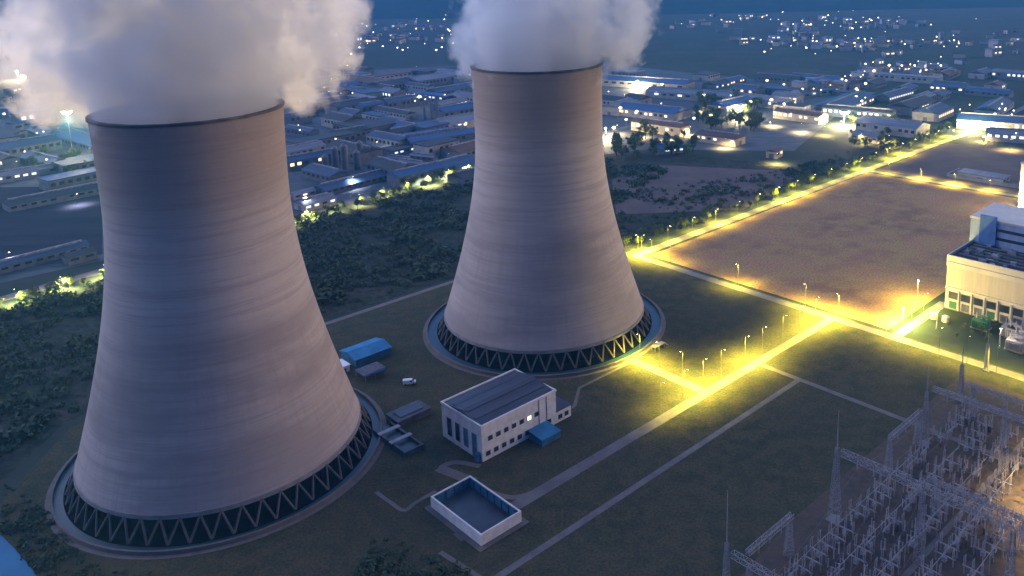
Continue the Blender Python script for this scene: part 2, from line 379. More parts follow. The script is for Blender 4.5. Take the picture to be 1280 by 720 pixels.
road('yard_path', [(196,222),(203,222),(214,231),(244,231)], 1.4, z=.08, m=M['path'])
def arc(pts, k=10):                        # smooth open curve through points
    out = []
    P = [Vector(p) for p in pts]; P = [P[0]]+P+[P[-1]]
    for i in range(1, len(P)-2):
        for j in range(k):
            t = j/k; a, b, c, d = P[i-1], P[i], P[i+1], P[i+2]
            out.append(.5*((2*b)+(-a+c)*t+(2*a-5*b+4*c-d)*t*t+(-a+3*b-3*c+d)*t**3))
    out.append(P[-2]); return out
road('curved_path', arc([atuv(676,612), atuv(640,622), atuv(600,610), atuv(572,596), atuv(552,585), atuv(570,578), atuv(600,583)]), 2.2, z=.09, m=M['path'])
road('tower_path', arc([atuv(470,615), atuv(488,628), atuv(505,638), atuv(520,628), atuv(545,614)]), 1.4, z=.07, m=M['path'])
road('bottom_path', [atuv(550,690), atuv(620,735)], 1.6, z=.07, m=M['path'])
road('slab_path', [atuv(548,585), atuv(592,602)], 4, z=.06, m=M['path'])
# switchyard lanes on the right bottom
for k, (u0, u1, v) in enumerate(((120,300,62),(120,300,54),(180,330,88))):
    road('switchyard_lane', [(u0, v), (u1, v)], 1.8, z=.11+.004*k, m=M['path'])
# water bottom left
o = MB().prism([tuple(W(*atuv(px, py)))[:2] for px, py in ((-60,655),(0,668),(22,690),(44,716),(52,740),(-60,800))], .02, .07).obj('river', M['riverwater']); tag(o, kind='structure')

# hills behind the town
def hills():
    nx, ny = 110, 26; vs_ = []; 
    xs = np.linspace(-9000, 11000, nx); 
    import mathutils.noise as mn
    for j in range(ny):
        for i in range(nx):
            x = xs[i]; f = j/(ny-1); y = 2650+.10*abs(x-500)+f*5200 + (250*mn.noise(Vector((x*.0008, 3, 0))))
            h = (f**.8)*(420+260*mn.noise(Vector((x*.0006, y*.0005, 5))))+f*120*mn.noise(Vector((x*.002, y*.002, 1)))
            if j == ny-1: h = max(h, 300)
            vs_.append((x, y, -1 if j == 0 else max(h, 0)+.5))
    fs = [(j*nx+i, j*nx+i+1, (j+1)*nx+i+1, (j+1)*nx+i) for j in range(ny-1) for i in range(nx-1)]
    m = mat('forested_hillside', (.014,.030,.028), (.02,.038,.030), (.010,.022,.020), scale=.004, scale2=.02, coord='World', rough=.95, spec=.05)
    o = MB().add(vs_, fs).obj('hills', m, smooth=True); tag(o, kind='structure')
hills()

# haze
hz = MB().box(-9500, 11500, -600, 9000, -1.5, 760)
def hazemat():
    m = bpy.data.materials.new('evening_haze'); m.use_nodes = True; t = m.node_tree; t.nodes.clear()
    out = t.nodes.new('ShaderNodeOutputMaterial'); v = t.nodes.new('ShaderNodeVolumePrincipled')
    v.inputs['Color'].default_value = (.12, .50, 1.0, 1); v.inputs['Density'].default_value = HAZE; v.inputs['Anisotropy'].default_value = .2
    t.links.new(v.outputs[0], out.inputs['Volume']); return m
HAZE = .00012
if HAZE > 0: tag(hz.obj('haze', hazemat()), kind='stuff')

# ------------------------------------------------------------------ cooling towers
def cooling_tower(x, y, prof, rb, seed, where):
    rt_, zt, kl, ku = prof; zb = 7.8; H = 125.0
    rad = lambda z: math.sqrt(rt_**2 + ((kl if z < zt else ku)*(z-zt))**2)
    t = thing('cooling_tower', where[0], 'cooling tower', rot=0, world_loc=(x, y, 0), group='concrete cooling towers')
    zs = [zb+(H-zb)*i/70 for i in range(71)]
    out = [(rad(z), z) for z in zs]
    inn = [(rad(z)-.9, z) for z in reversed(zs)]
    MB().lathe(out+inn+[out[0]], 160).obj('shell', towermat('tower_concrete_'+['a','b'][seed > 5], seed), t, smooth=True)
    MB().lathe([(rad(H)+.02, H-.6), (rad(H)+.45, H-.5), (rad(H)+.45, H+.25), (rad(H)-1.2, H+.25), (rad(H)-1.2, H-.6), (rad(H)+.02, H-.6)], 160).obj('rim', M['concd'], t)
    r0 = rad(zb)
    MB().lathe([(r0+.04, zb-.9), (r0+.25, zb-.9), (r0+.18, zb+.5), (r0-.1, zb+.55), (r0-1.2, zb+.5), (r0-1.2, zb-.9), (r0+.04, zb-.9)], 160).obj('ring_beam', M['conc'], t)
    n = 50; rf = r0+3.2
    for i in range(n):
        a = 2*math.pi*i/n; d = math.pi/n
        foot = Vector((rf*math.cos(a), rf*math.sin(a), .2))
        for s in (-1, 1):
            top = Vector((r0*math.cos(a+s*d), r0*math.sin(a+s*d), zb-.6))
            MB().cyl(foot, top, .40, .34, 8).obj('support_column', M['column'], t)
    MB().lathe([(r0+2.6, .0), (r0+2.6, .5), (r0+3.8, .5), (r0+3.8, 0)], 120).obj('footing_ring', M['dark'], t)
    MB().lathe([(r0-8, .32), (r0+2.6, .32)], 120).obj('basin_floor', M['dark'], t)  # footing and floor coloured near-black for the shade under the shell
    # basin with water, its wall and the paved apron outside
    MB().lathe([(rb-.7, .05), (rb-.7, 1.5), (rb, 1.5), (rb, .05)], 160).obj('basin_wall', M['path'], t)
    MB().lathe([(r0+3.8, .30), (rb-.7, .30)], 120).obj('basin_water', M['water'], t)
    MB().lathe([(rb+.0, .16), (rb+1.6, .16), (rb+1.6, 0)], 160).obj('apron', M['path'], t)
    # near-black drum added to stop light crossing the open air inlet
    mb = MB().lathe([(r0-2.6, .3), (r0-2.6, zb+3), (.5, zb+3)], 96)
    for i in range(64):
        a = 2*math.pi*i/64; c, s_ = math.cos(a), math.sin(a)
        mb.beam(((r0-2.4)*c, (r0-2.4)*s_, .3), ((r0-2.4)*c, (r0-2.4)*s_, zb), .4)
    mb.obj('inlet_shade_drum', M['dark'], t)
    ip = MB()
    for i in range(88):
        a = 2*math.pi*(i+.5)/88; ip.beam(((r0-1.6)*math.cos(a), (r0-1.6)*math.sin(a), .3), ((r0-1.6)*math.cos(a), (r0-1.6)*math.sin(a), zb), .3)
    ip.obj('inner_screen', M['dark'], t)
    return t
T1 = (-134.61, 273.56); T2 = (-26.76, 379.27)
cooling_tower(*T1, (28.6, 98.2, .4046, .2145), 53.8, 2, ('nearer cooling tower of weathered grey concrete on the left, steaming', R(-10)))
cooling_tower(*T2, (29.28, 95.2, .4281, .1535), 56.4, 9, ('farther cooling tower of grey concrete behind the white pump house', R(8)))

# ------------------------------------------------------------------ steam
def steam(name, label, cx, cy, blobs, dens, seed):
    # blobs: (px, py, depth offset, radius m) on a plane through the tower axis facing the camera
    D = math.hypot(cx, cy); pts = []
    for (px, py, dy, r) in blobs:
        # world point on the vertical plane Y' = tower distance + dy
        x = (px-CX)/CF; yy = (CY-py)/CF; a = x*cr+yy*sr; b = -x*sr+yy*cr
        d = Vector((a, math.cos(CP)+b*math.sin(CP), -math.sin(CP)+b*math.cos(CP)))
        t = (cy+dy)/d.y; p = Vector((0, 0, CH))+d*t; pts.append((p, r))
    c0 = Vector((cx, cy, 126)); nm = len(pts)
    pts += [(Vector((cx, cy, 128)), 19)] + [(Vector((cx+15*math.cos(k*math.pi/4), cy+15*math.sin(k*math.pi/4), 127)), 15) for k in range(8)]
    pts += [(Vector((cx, cy, 142)), 24)] + [(Vector((cx+14*math.cos(k*math.pi/4), cy+14*math.sin(k*math.pi/4), 138)), 17) for k in range(8)]
    # hull
    import bmesh
    bm = bmesh.new()
    for p, r in pts:
        bmesh.ops.create_icosphere(bm, subdivisions=3, radius=r*1.0, matrix=Matrix.Translation(p-c0))
    me = bpy.data.meshes.new('tmp'); bm.to_mesh(me); bm.free()
    ob = bpy.data.objects.new('tmp', me); col.objects.link(ob)
    md = ob.modifiers.new('r', 'REMESH'); md.mode = 'VOXEL'; md.voxel_size = 3.0
    dg = bpy.context.evaluated_depsgraph_get(); ev = ob.evaluated_get(dg)
    me2 = bpy.data.meshes.new_from_object(ev); bpy.data.objects.remove(ob)
    import mathutils.noise as mn
    for v in me2.vertices:
        q = v.co*.045
        v.co += v.normal*(2.6*mn.fractal(q+Vector((seed, 0, 0)), 1, 2, 3)+1.6)
    ob = bpy.data.objects.new('tmp2', me2); col.objects.link(ob)      # a second pass closes folds in the hull
    md = ob.modifiers.new('r', 'REMESH'); md.mode = 'VOXEL'; md.voxel_size = 2.6
    dg = bpy.context.evaluated_depsgraph_get(); me3 = bpy.data.meshes.new_from_object(ob.evaluated_get(dg)); bpy.data.objects.remove(ob); me2 = me3
    import bmesh
    bm = bmesh.new(); bm.from_mesh(me2); seen = set(); best = []
    for v0 in bm.verts:
        if v0.index in seen: continue
        st_ = [v0]; seen.add(v0.index); isl = []
        while st_:
            w_ = st_.pop(); isl.append(w_)
            for e_ in w_.link_edges:
                x_ = e_.other_vert(w_)
                if x_.index not in seen: seen.add(x_.index); st_.append(x_)
        if len(isl) > len(best): best = isl
    keep = set(v.index for v in best); bmesh.ops.delete(bm, geom=[v for v in bm.verts if v.index not in keep], context='VERTS')
    bm.to_mesh(me2); bm.free()
    me2.name = name
    o = bpy.data.objects.new(name, me2); col.objects.link(o); o.location = c0
    m = bpy.data.materials.new(name+'_vapour'); m.use_nodes = True; t = m.node_tree; t.nodes.clear()
    out = node(t, 'ShaderNodeOutputMaterial'); pv = node(t, 'ShaderNodeVolumePrincipled')
    tc = node(t, 'ShaderNodeTexCoord')
    nz = node(t, 'ShaderNodeTexNoise'); nz.inputs['Scale'].default_value = .028; nz.inputs['Detail'].default_value = 4; nz.inputs['Roughness'].default_value = .6
    t.links.new(tc.outputs['Object'], nz.inputs['Vector'])
    wv = node(t, 'ShaderNodeVectorMath', operation='MULTIPLY_ADD'); t.links.new(nz.outputs['Color'], wv.inputs[0])
    wv.inputs[1].default_value = (26, 26, 26); sb = node(t, 'ShaderNodeVectorMath', operation='SUBTRACT')
    t.links.new(tc.outputs['Object'], sb.inputs[0]); sb.inputs[1].default_value = (13, 13, 13); t.links.new(sb.outputs[0], wv.inputs[2])
    acc = None
    for ib, (p, r) in enumerate(pts):
        mouth = ib >= nm
        ds = node(t, 'ShaderNodeVectorMath', operation='DISTANCE'); t.links.new(tc.outputs['Object'] if mouth else wv.outputs[0], ds.inputs[0]); ds.inputs[1].default_value = p-c0
        ma = node(t, 'ShaderNodeMapRange', interpolation_type='LINEAR'); ma.inputs['From Min'].default_value = r*1.12; ma.inputs['From Max'].default_value = r*.30
        if mouth: ma.inputs['To Max'].default_value = 3.0
        t.links.new(ds.outputs['Value'], ma.inputs['Value'])
        if acc is None: acc = ma.outputs[0]
        else:
            mx = node(t, 'ShaderNodeMath', operation='MAXIMUM'); t.links.new(acc, mx.inputs[0]); t.links.new(ma.outputs[0], mx.inputs[1]); acc = mx.outputs[0]
    n2 = node(t, 'ShaderNodeTexNoise'); n2.inputs['Scale'].default_value = .075; n2.inputs['Detail'].default_value = 5; n2.inputs['Roughness'].default_value = .62
    t.links.new(tc.outputs['Object'], n2.inputs['Vector'])
    s1 = node(t, 'ShaderNodeMath', operation='MULTIPLY_ADD'); t.links.new(n2.outputs['Fac'], s1.inputs[0]); s1.inputs[1].default_value = 4.2; s1.inputs[2].default_value = -2.15
    s2 = node(t, 'ShaderNodeMath', operation='ADD'); t.links.new(acc, s2.inputs[0]); t.links.new(s1.outputs[0], s2.inputs[1])
    mr = node(t, 'ShaderNodeMapRange', interpolation_type='SMOOTHSTEP'); mr.inputs['From Min'].default_value = .18; mr.inputs['From Max'].default_value = .75
    mr.inputs['To Max'].default_value = dens; t.links.new(s2.outputs[0], mr.inputs['Value'])
    t.links.new(mr.outputs[0], pv.inputs['Density'])
    pv.inputs['Color'].default_value = (.945, .97, 1.0, 1); pv.inputs['Anisotropy'].default_value = 0
    t.links.new(pv.outputs[0], out.inputs['Volume'])
    me2.materials.clear(); me2.materials.append(m)
    return tag(o, label, 'steam plume', 'steam plumes above the towers')
STEAM = True
if STEAM:
    steam('steam_plume', 'wide hazy steam plume over the nearer left tower, glowing yellow at its left edge', *T1,
      [
       (233,118,0,25),(200,108,0,20),(268,104,0,20),(233,100,-10,20),(235,85,2,26),(185,70,8,25),(285,62,8,26),(120,85,16,21),(75,100,18,16),(55,70,18,20),(115,35,10,24),(200,30,0,36),(300,20,4,34),
       (355,55,18,22),(385,108,24,12),(400,50,22,15),(400,85,22,13),(22,40,24,13),(415,10,20,16),(150,-40,0,40),(280,-50,0,40)], .10, 3)
    steam('steam_plume', 'dense white steam plume billowing from the farther tower', *T2,
      [(670,60,0,26),(625,55,0,22),(715,55,0,23),(597,75,0,11),(600,45,0,16),(760,45,0,19),(795,40,0,13),(640,10,0,28),(720,5,0,30),(790,55,0,10),(690,-40,0,36),(780,10,0,18)], .10, 11)

# ------------------------------------------------------------------ white pump house
def windows(mbf, mbp, xs, z0, z1, y, w, axis='x', sgn=-1):
    for x in xs: pass
t = thing('pump_house', 'white two storey pump house with dark blue roof between the towers', 'industrial building', 155.3, 217.9)
LX, LY, HH = 34.5, 24.0, 13.1
wall = MB().box(0, LX, 0, .4, 0, HH).box(0, LX, LY-.4, LY, 0, HH).box(0, .4, .4, LY-.4, 0, HH).box(LX-.4, LX, .4, LY-.4, 0, HH)
wall.obj('wall', M['whitewall'], t)
MB().box(-.25, LX+.25, -.25, .35, HH, HH+.7).box(-.25, LX+.25, LY-.35, LY+.25, HH, HH+.7).box(-.25, .35, .35, LY-.35, HH, HH+.7).box(LX-.35, LX+.25, .35, LY-.35, HH, HH+.7).obj('parapet', M['whitewall'], t)
rf = MB()
rf.add([(.36,.36,HH+.2),(LX-.36,.36,HH+.2),(LX-.36,LY/2,HH+2.0),(.36,LY/2,HH+2.0),(.36,LY-.36,HH+.2),(LX-.36,LY-.36,HH+.2)], [(0,1,2,3),(3,2,5,4),(0,3,4),(1,5,2)])
roof = rf.obj('roof', M['navy'], t)
for k in range(3):
    y0 = (4.4, 9.5, 17.0)[k]
    z_ = HH+.2+1.8*(1-abs(y0+.9-LY/2)/(LY/2))
    MB().box(1.2, LX-1.2, y0, y0+1.6, z_-.3, z_+.2).obj('ridge_vent', M['navy'], roof)
MB().box(LX-8.6, LX-8.2, -.1, -.002, 0, HH).box(LX-4.9, LX-4.5, -.1, -.002, 0, HH).obj('downpipe', M['steeld'], t)
for row, z0 in enumerate((1.6, 7.0)):
    for k in range(9 if row == 0 else 7):
        x0 = 1.6+k*3.55 + (0 if row == 0 else 1.2)
        lit = (row == 1 and k in (5,)) 
        f = MB().box(x0-.15, x0+1.95, -.07, -.003, z0-.15, z0+1.75).obj('window', M['steel'], t)
        MB().box(x0, x0+1.8, -.10, -.073, z0, z0+1.6).obj('pane', M['lit'] if lit else M['glassd'], f)
for k in range(4):                          # big louvred bays on the short side
    y0 = 3.0+k*5.0
    f = MB().box(-.12, -.003, y0, y0+2.8, 2.0 if k else .1, 9.2).obj('louvre_bay', M['steel'], t)
    MB().box(-.16, -.123, y0+.25, y0+2.55, 2.2 if k else .3, 9.0).obj('pane', M['glassd'] if k > 1 else M['bluewall'], f)
d = MB().box(-1.8, -.003, .8, 2.2, 0, 3.2).obj('porch', M['bluewall'], t)
MB().box(LX+.003, LX+7.5, 0, 9, 0, 4.6).obj('annex', M['whitewall'], t)
MB().box(LX+1, LX+3, -.08, -.003, 1.2, 3).box(LX+4.2, LX+6.2, -.08, -.003, 1.2, 3).obj('annex_window', M['glassd'], t)
MB().box(LX-.2, LX+7.8, -.3, 9.3, 4.61, 4.95).obj('annex_roof', M['navy'], t)
# blue lean-to in front
t = thing('tool_shed', 'low bright blue sheet shed against the front of the white pump house', 'shed', 175.5, 209.6)
MB().box(.2, 9, .2, 7.6, 0, 2.5).obj('wall', M['bluewall'], t)
MB().add([(0,0,2.5),(9.3,0,2.5),(9.3,7.8,3.4),(0,7.8,3.4),(0,0,2.7),(9.3,0,2.7),(9.3,7.8,3.6),(0,7.8,3.6)], [(0,3,2,1),(4,5,6,7),(0,1,5,4),(1,2,6,5),(2,3,7,6),(3,0,4,7)]).obj('roof', M['blue'], t)
# open settling tank
t = thing('settling_tank', 'open rectangular tank with white outer walls and blue inside, near the bottom edge', 'tank', 128.8, 183.5)
a_, b_ = 15.5, 26.5
MB().box(0, a_, 0, .5, 0, 3.9).box(0, a_, b_-.5, b_, 0, 3.9).box(0, .5, .5, b_-.5, 0, 3.9).box(a_-.5, a_, .5, b_-.5, 0, 3.9).obj('outer_wall', M['whitewall'], t)
ins = MB().box(.503, a_-.503, .503, .56, .3, 3.6).box(.503, a_-.503, b_-.56, b_-.503, .3, 3.6).box(.503, .56, .57, b_-.57, .3, 3.6).box(a_-.56, a_-.503, .57, b_-.57, .3, 3.6)
for k in range(7):
    yy = 2+k*3.6; ins.box(a_-.9, a_-.57, yy, yy+.35, .3, 3.6).box(.57, .9, yy, yy+.35, .3, 3.6)
for k in range(4): ins.box(2+k*3.4, 2.35+k*3.4, b_-.9, b_-.57, .3, 3.6)
ins.obj('lining', M['bluewall'], t)
MB().box(.5, a_-.5, .5, b_-.5, .02, .28).obj('floor', mat('tank_sludge', (.05,.06,.085), (.03,.04,.06), scale=.15, rough=.35), t)
MB().box(-1.8, a_+1.6, -1.8, b_+1.2, 0, .22).obj('plinth', M['path'], t)
# blue roofed shed by the left tower
t = thing('workshop', 'low workshop with vivid blue sheet roof between the towers', 'shed', 160, 314)
MB().box(0, 17, 0, 13, 0, 3.6).obj('wall', M['bluewall'], t)
MB().add([(-.6,-.6,3.6),(17.6,-.6,3.6),(17.6,6.5,5.2),(-.6,6.5,5.2),(-.6,13.6,3.6),(17.6,13.6,3.6),(-.6,-.6,3.4),(17.6,-.6,3.4),(17.6,13.6,3.4),(-.6,13.6,3.4)], [(0,1,2,3),(3,2,5,4),(0,3,4),(1,5,2),(6,9,8,7),(0,6,7,1),(4,5,8,9),(0,4,9,6),(1,7,8,5)]).obj('roof', M['blue'], t)
t = thing('site_hut', 'small white site hut beside the blue roofed workshop', 'hut', 152.5, 313)
MB().box(0, 4, 0, 7, 0, 3).obj('wall', M['whitewall'], t); MB().box(-.3, 4.3, -.3, 7.3, 3.003, 3.25).obj('roof', M['paintwhite'], t); MB().box(1.2, 2.4, -.06, -.003, 0, 2.1).obj('door', M['steeld'], t)
t = thing('storage_rack', 'open rack of pipes with pale blue sheeting in front of the workshop', 'rack', 156, 299)
for x in (0, 4.5, 9):
    for y in (0, 8): MB().box(x, x+.3, y, y+.3, 0, 2.6).obj('post', M['steeld'], t)
MB().box(-.2, 9.6, -.2, 8.6, 2.6, 2.8).obj('deck', ROOFS[2], t)
rk = MB()
for k in range(6): rk.cyl((-.5, 1+k*1.2, 3.05), (10, 1.2+k*1.2, 3.05), .25)
rk.obj('pipe_stack', M['steel'], t)
# white van
def van(label, u, v, rot):
    t = thing('parked_van', label, 'van', u, v, rot=SA+rot)
    prof = [(-2.6,.45),(2.5,.45),(2.6,.9),(2.55,1.2),(1.9,1.35),(1.25,2.05),(1.0,2.15),(-2.5,2.15),(-2.65,2.0)]
    vs_ = [(x, s*.95, z) for s in (-1, 1) for x, z in prof]; n = len(prof)
    MB().add(vs_, [tuple(range(n-1, -1, -1)), tuple(range(n, 2*n))]+[(i, n+i, n+(i+1) % n, (i+1) % n) for i in range(n)][::1]).obj('body', M['paintwhite'], t)
    MB().add([(1.86,-.85,1.43),(1.86,.85,1.43),(1.28,.85,2.03),(1.28,-.85,2.03)], [(0,1,2,3)]).obj('windscreen', M['glassd'], t)
    for s in (-1, 1):
        MB().box(.2, 1.2, min(s*.955, s*.985), max(s*.955, s*.985), 1.35, 1.95).obj('side_window', M['glassd'], t)
        for x in (-1.7, 1.7): MB().cyl((x, s*.8, .38), (x, s*1.0, .38), .38, n=14).obj('wheel', M['tyre'], t)
    return t
van('small white van parked alone on the grass between the two towers', 168, 284.6, -.6)
# outfall channel beside left tower
t = thing('intake_channel', 'dark concrete water channel at the right foot of the left tower', 'channel', 138, 246)
MB().box(0, .8, -6, 16, 0, 1.8).box(7, 7.8, -6, 16, 0, 1.8).box(.8, 7, -6, -5.2, 0, 1.8).obj('wall', M['concd'], t)
MB().box(.8, 7, -5.2, 16, .2, .6).obj('channel_water', M['water'], t)
MB().box(-.5, 8.3, 2, 4, 1.803, 2.1).box(-.5, 8.3, 10, 12, 1.803, 2.1).obj('footbridge', M['steel'], t)
t = thing('screen_house', 'flat grey screen house slab above the channel by left tower', 'slab', 146.5, 258)
MB().box(0, 14, 0, 8, 0, 2.6).obj('wall', M['concd'], t); MB().box(-.4, 14.4, -.4, 8.4, 2.603, 2.95).obj('roof', M['concd'], t); MB().box(2, 12, 1.5, 6.5, 2.953, 3.3).obj('hatch', M['navy'], t)
t = thing('valve_chamber', 'dark low concrete chamber at the foot of the far tower behind the pump house', 'chamber', 183.5, 247.5)
MB().box(0, 9, 0, 2.6, 0, 3.0).obj('wall', M['concd'], t); MB().box(-.2, 9.2, -.2, 2.8, 3.003, 3.2).obj('lid', M['conc'], t); MB().box(1,8,-.06,-.003,.6,2.3).obj('louvre', M['dark'], t)
t = thing('stair_landing', 'small steel landing with steps at the right foot of the far tower', 'steps', 259, 233)
MB().box(0, 7, -3.5, -1, 1.9, 2.1).obj('deck', M['steel'], t)
for x in (.3, 6.5):
    for y in (-3.2, -1.3): MB().box(x, x+.2, y, y+.2, 0, 1.9).obj('post', M['steel'], t)
st = MB()
for k in range(7): st.box(7+k*.35, 7.4+k*.35, -3.3, -1.2, 1.7-k*.27, 1.78-k*.27)
st.obj('steps', M['steel'], t)

# ------------------------------------------------------------------ turbine hall
t = thing('turbine_hall', 'beige turbine hall with dark roof plant and long window band at the right edge', 'power station building', 392, 157.5)
LD = 120.0; DP = 62.0; HT = 27.5; FD = 31.0
MB().box(0, DP, -LD, -.0, 0, .6).obj('plinth', M['conc'], t)
MB().box(.0, FD, -LD, -.002, .6, 10.5).obj('lower_wall', M['beige2'], t)
MB().box(-.5, FD, -LD, .2, 10.503, 11.6).obj('ledge', M['beige2'], t)
MB().box(0, FD, -LD, -.002, 11.603, 22.0).obj('wall', M['beige'], t)
MB().box(-.35, .55, -LD, .25, 22.003, HT).box(.553, FD-.3, -.4, .25, 22.003, HT).box(.553, FD, -LD, -.403, 22.003, HT-1.6).obj('parapet', M['beige2'], t)
MB().box(.56, FD, -LD, -.42, HT-1.597, HT-1.45).obj('roof', mat('tar_roof', (.055,.045,.05), (.035,.03,.035), scale=.1, rough=.9), t)
MB().box(-.42, -.353, -LD, .2, 24.2, 24.6).obj('roof_trim', M['conc'], t)
for k in range(16):
    y1 = -1.5-k*6.0
    f = MB().box(-.12, -.003, y1-4.6, y1, 5.6, 9.4).obj('window', M['steeld'], t)
    MB().box(-.16, -.123, y1-4.3, y1-.3, 5.9, 9.1).obj('pane', M['glassd'], f)
    if k < 14: MB().box(-.12, -.003, y1-4.2, y1-.6, .8, 4.4).obj('bay_door', M['steeld'] if k % 3 else M['green'], t)
    MB().box(-.9, -.0, y1-5.55, y1-4.95, .6, 10.5).obj('pilaster', M['beige2'], t)
hb = MB().box(FD+.003, DP, -LD, 2, .6, 38.5).obj('boiler_bay', M['paleblue'], t)
MB().box(FD-.4, DP+.4, -LD, 2.4, 38.503, 39.6).obj('boiler_roof', M['beige2'], t)
for z in (29.5, 34.0): MB().box(FD-.15, FD-.0, -LD, -4.5, z, z+1.5).obj('window_strip', M['glassd'], t)
MB().box(FD-1.2, FD-.003, -11.0, -3.0, 26.1, 41.5).obj('lift_shaft', mat('blue_lift_cladding', (.14,.26,.50), (.10,.2,.42), scale=.2), t)
for k in range(34):                           # roof plant on the low bay
    x = random.uniform(3, FD-4); y = -random.uniform(4, 100); sx, sy, h = random.uniform(1, 3.4), random.uniform(1, 4), random.uniform(.8, 3.4)
    q = MB().box(x, x+sx, y-sy, y, 26.056, 26.056+h)
    if k % 3 == 0: q.cyl((x+sx/2, y-sy/2, 26.05+h), (x+sx/2, y-sy/2, 27.2+h), .45, n=10)
    q.obj('roof_unit', M['equip'] if k % 2 else M['steel'], t)
rp = MB()
for k in range(5): rp.cyl((6+k*4.5, -3, 27.2), (6+k*4.5, -100, 27.2), .35, n=6)
rp.obj('roof_pipe', M['steeld'], t)
# yellow-lit stair tower farther back
t = thing('transfer_tower', 'tall pale lit transfer tower behind the turbine hall at the right edge', 'tower', 586, 190.5)
MB().box(0, 9, -14, 0, 0, 32).obj('wall', M['beige2'], t); MB().box(-.5, 9.5, -14.5, .5, 32.003, 33).obj('roof', M['conc'], t)
for k in range(7):
    MB().box(-.08, -.003, -7, -2, 2+k*4, 4.4+k*4).obj('lit_window', M['lit'], t)
    MB().box(2, 7, .003, .08, 2+k*4, 4.4+k*4).obj('lit_window', M['lit'], t)
# transformers in front of the hall
def transformer(label, u, v, m):
    t = thing('transformer', label, 'transformer', u, v, group='transformers in front of the turbine hall')
    MB().box(0, 5, -7, 0, .6, 4.6).obj('tank', m, t); MB().box(-.4, 5.4, -7.4, .4, 0, .597).obj('plinth', M['conc'], t)
    q = MB()
    for k in range(8): q.box(-1.1, -.05, -.8-k*.8, -.5-k*.8, 1, 4)
    q.obj('radiator', m, t)
    MB().cyl((2.5, -6.5, 5.8), (2.5, -2.5, 5.8), .7, n=12).obj('conservator', m, t)
    for k in range(3): MB().cyl((2.5, -1.2-k*2.2, 4.6), (2.5, -1.2-k*2.2, 7.4), .32, .14, 8).obj('bushing', M['porcelain'], t)
transformer('green transformer at the foot of the turbine hall', 378, 139, M['green'])
transformer('pale grey transformer right of the green one by the hall', 378, 124, M['steel'])
transformer('grey transformer farthest right before the turbine hall', 378, 108, M['steeld'])
for k, (px, py) in enumerate(((1167,398),(1182,402))):
    u, v = atuv(px, py)
    t = thing('storage_drum', ['left one of two round cream drums at the hall corner', 'right one of two round cream drums at the hall corner'][k], 'drum', u, v)
    MB().cyl((0,0,0), (0,0,2.6), 1.7, n=20).obj('drum_shell', WALLS[3], t); MB().cyl((0,0,2.603), (0,0,3.2), 1.75, .3, n=20).obj('cap', M['beige2'], t)

# ------------------------------------------------------------------ switchyard
def lightning_mast(u, v, base_h, top, w, label):
    t = thing('lattice_mast', label, 'mast', u, v, group='lattice masts of the switchyard')
    MB().tower(0, 0, 0, base_h, w, .8, 10, .17).obj('lattice', M['steel'], t)
    MB().cyl((0,0,base_h-.5), (0,0,top), .22, .07, 6).obj('spike', M['steel'], t)
    MB().box(-w/2-.5, w/2+.5, -w/2-.5, w/2+.5, 0, .4).obj('footing', M['conc'], t)
lightning_mast(165.8, 121.2, 14, 30, 1.8, 'tall thin spike mast at the bottom edge, leftmost of the switchyard')
lightning_mast(211.9, 114.5, 24.6, 37, 3.2, 'tall lattice mast carrying the left end of the long girder')
lightning_mast(270.7, 112.9, 20, 30, 2.6, 'lattice mast behind the long girder, where the rear girder starts')
lightning_mast(309.5, 116.1, 15, 24, 1.8, 'thin mast standing alone in front of the yellow lit road')
lightning_mast(290, 93, 15, 23, 1.8, 'mast in the middle of the rear switchyard bay')
lightning_mast(340.5, 118, 12, 22, 1.4, 'slender pole beside the transformers of the turbine hall')
lightning_mast(348.5, 100, 14, 24, 1.4, 'slender pole in front of the turbine hall windows')
def portal(u0, v0, u1, v1, z, w, label, cols, h=None):
    t = thing('girder_portal', label, 'gantry', u0, v0, group='steel girder portals of the switchyard')
    d = Vector((u1-u0, v1-v0, 0)); h = h or w
    MB().truss((0,0,z), (d.x, d.y, z), w, h, w*.9, .15).obj('girder', M['steel'], t)
    for f in cols:
        MB().tower(d.x*f, d.y*f, 0, z-h/2, 2.4, .9, 9, .15).obj('leg', M['steel'], t)
    L = d.length; n = int(L/5)
    for k in range(1, n):
        f = k/n; p = Vector((d.x*f, d.y*f, z-h/2))
        MB().cyl(p, p-Vector((0,0,2.4)), .16, .16, 6).obj('insulator', M['porcelain'], t)
portal(212, 113, 212, 20, 23.6, 1.8, 'long main steel girder running right across the switchyard', (.27, .53, .8))
portal(166, 119.5, 166, 85, 11.5, 1.6, 'low blue grey girder at the bottom edge of the picture', (.16, .6))
portal(168, 116, 190, 116, 12.5, 1.3, 'short girder slanting away from the low front portal', (.95,))
portal(246, 114, 269.5, 114, 13, 1.3, 'short girder joining the rear mast from the left', (0., .92))
portal(271, 111, 271, 40, 22.0, 1.5, 'rear steel girder across the back of the switchyard', (.35, .7))
portal(300, 111, 300, 50, 12.5, 1.3, 'low rear girder nearest the yellow lit road', (.05, .5))
portal(236, 96, 236, 40, 11, 1.2, 'low girder behind the long main girder', (.05, .5, .95))
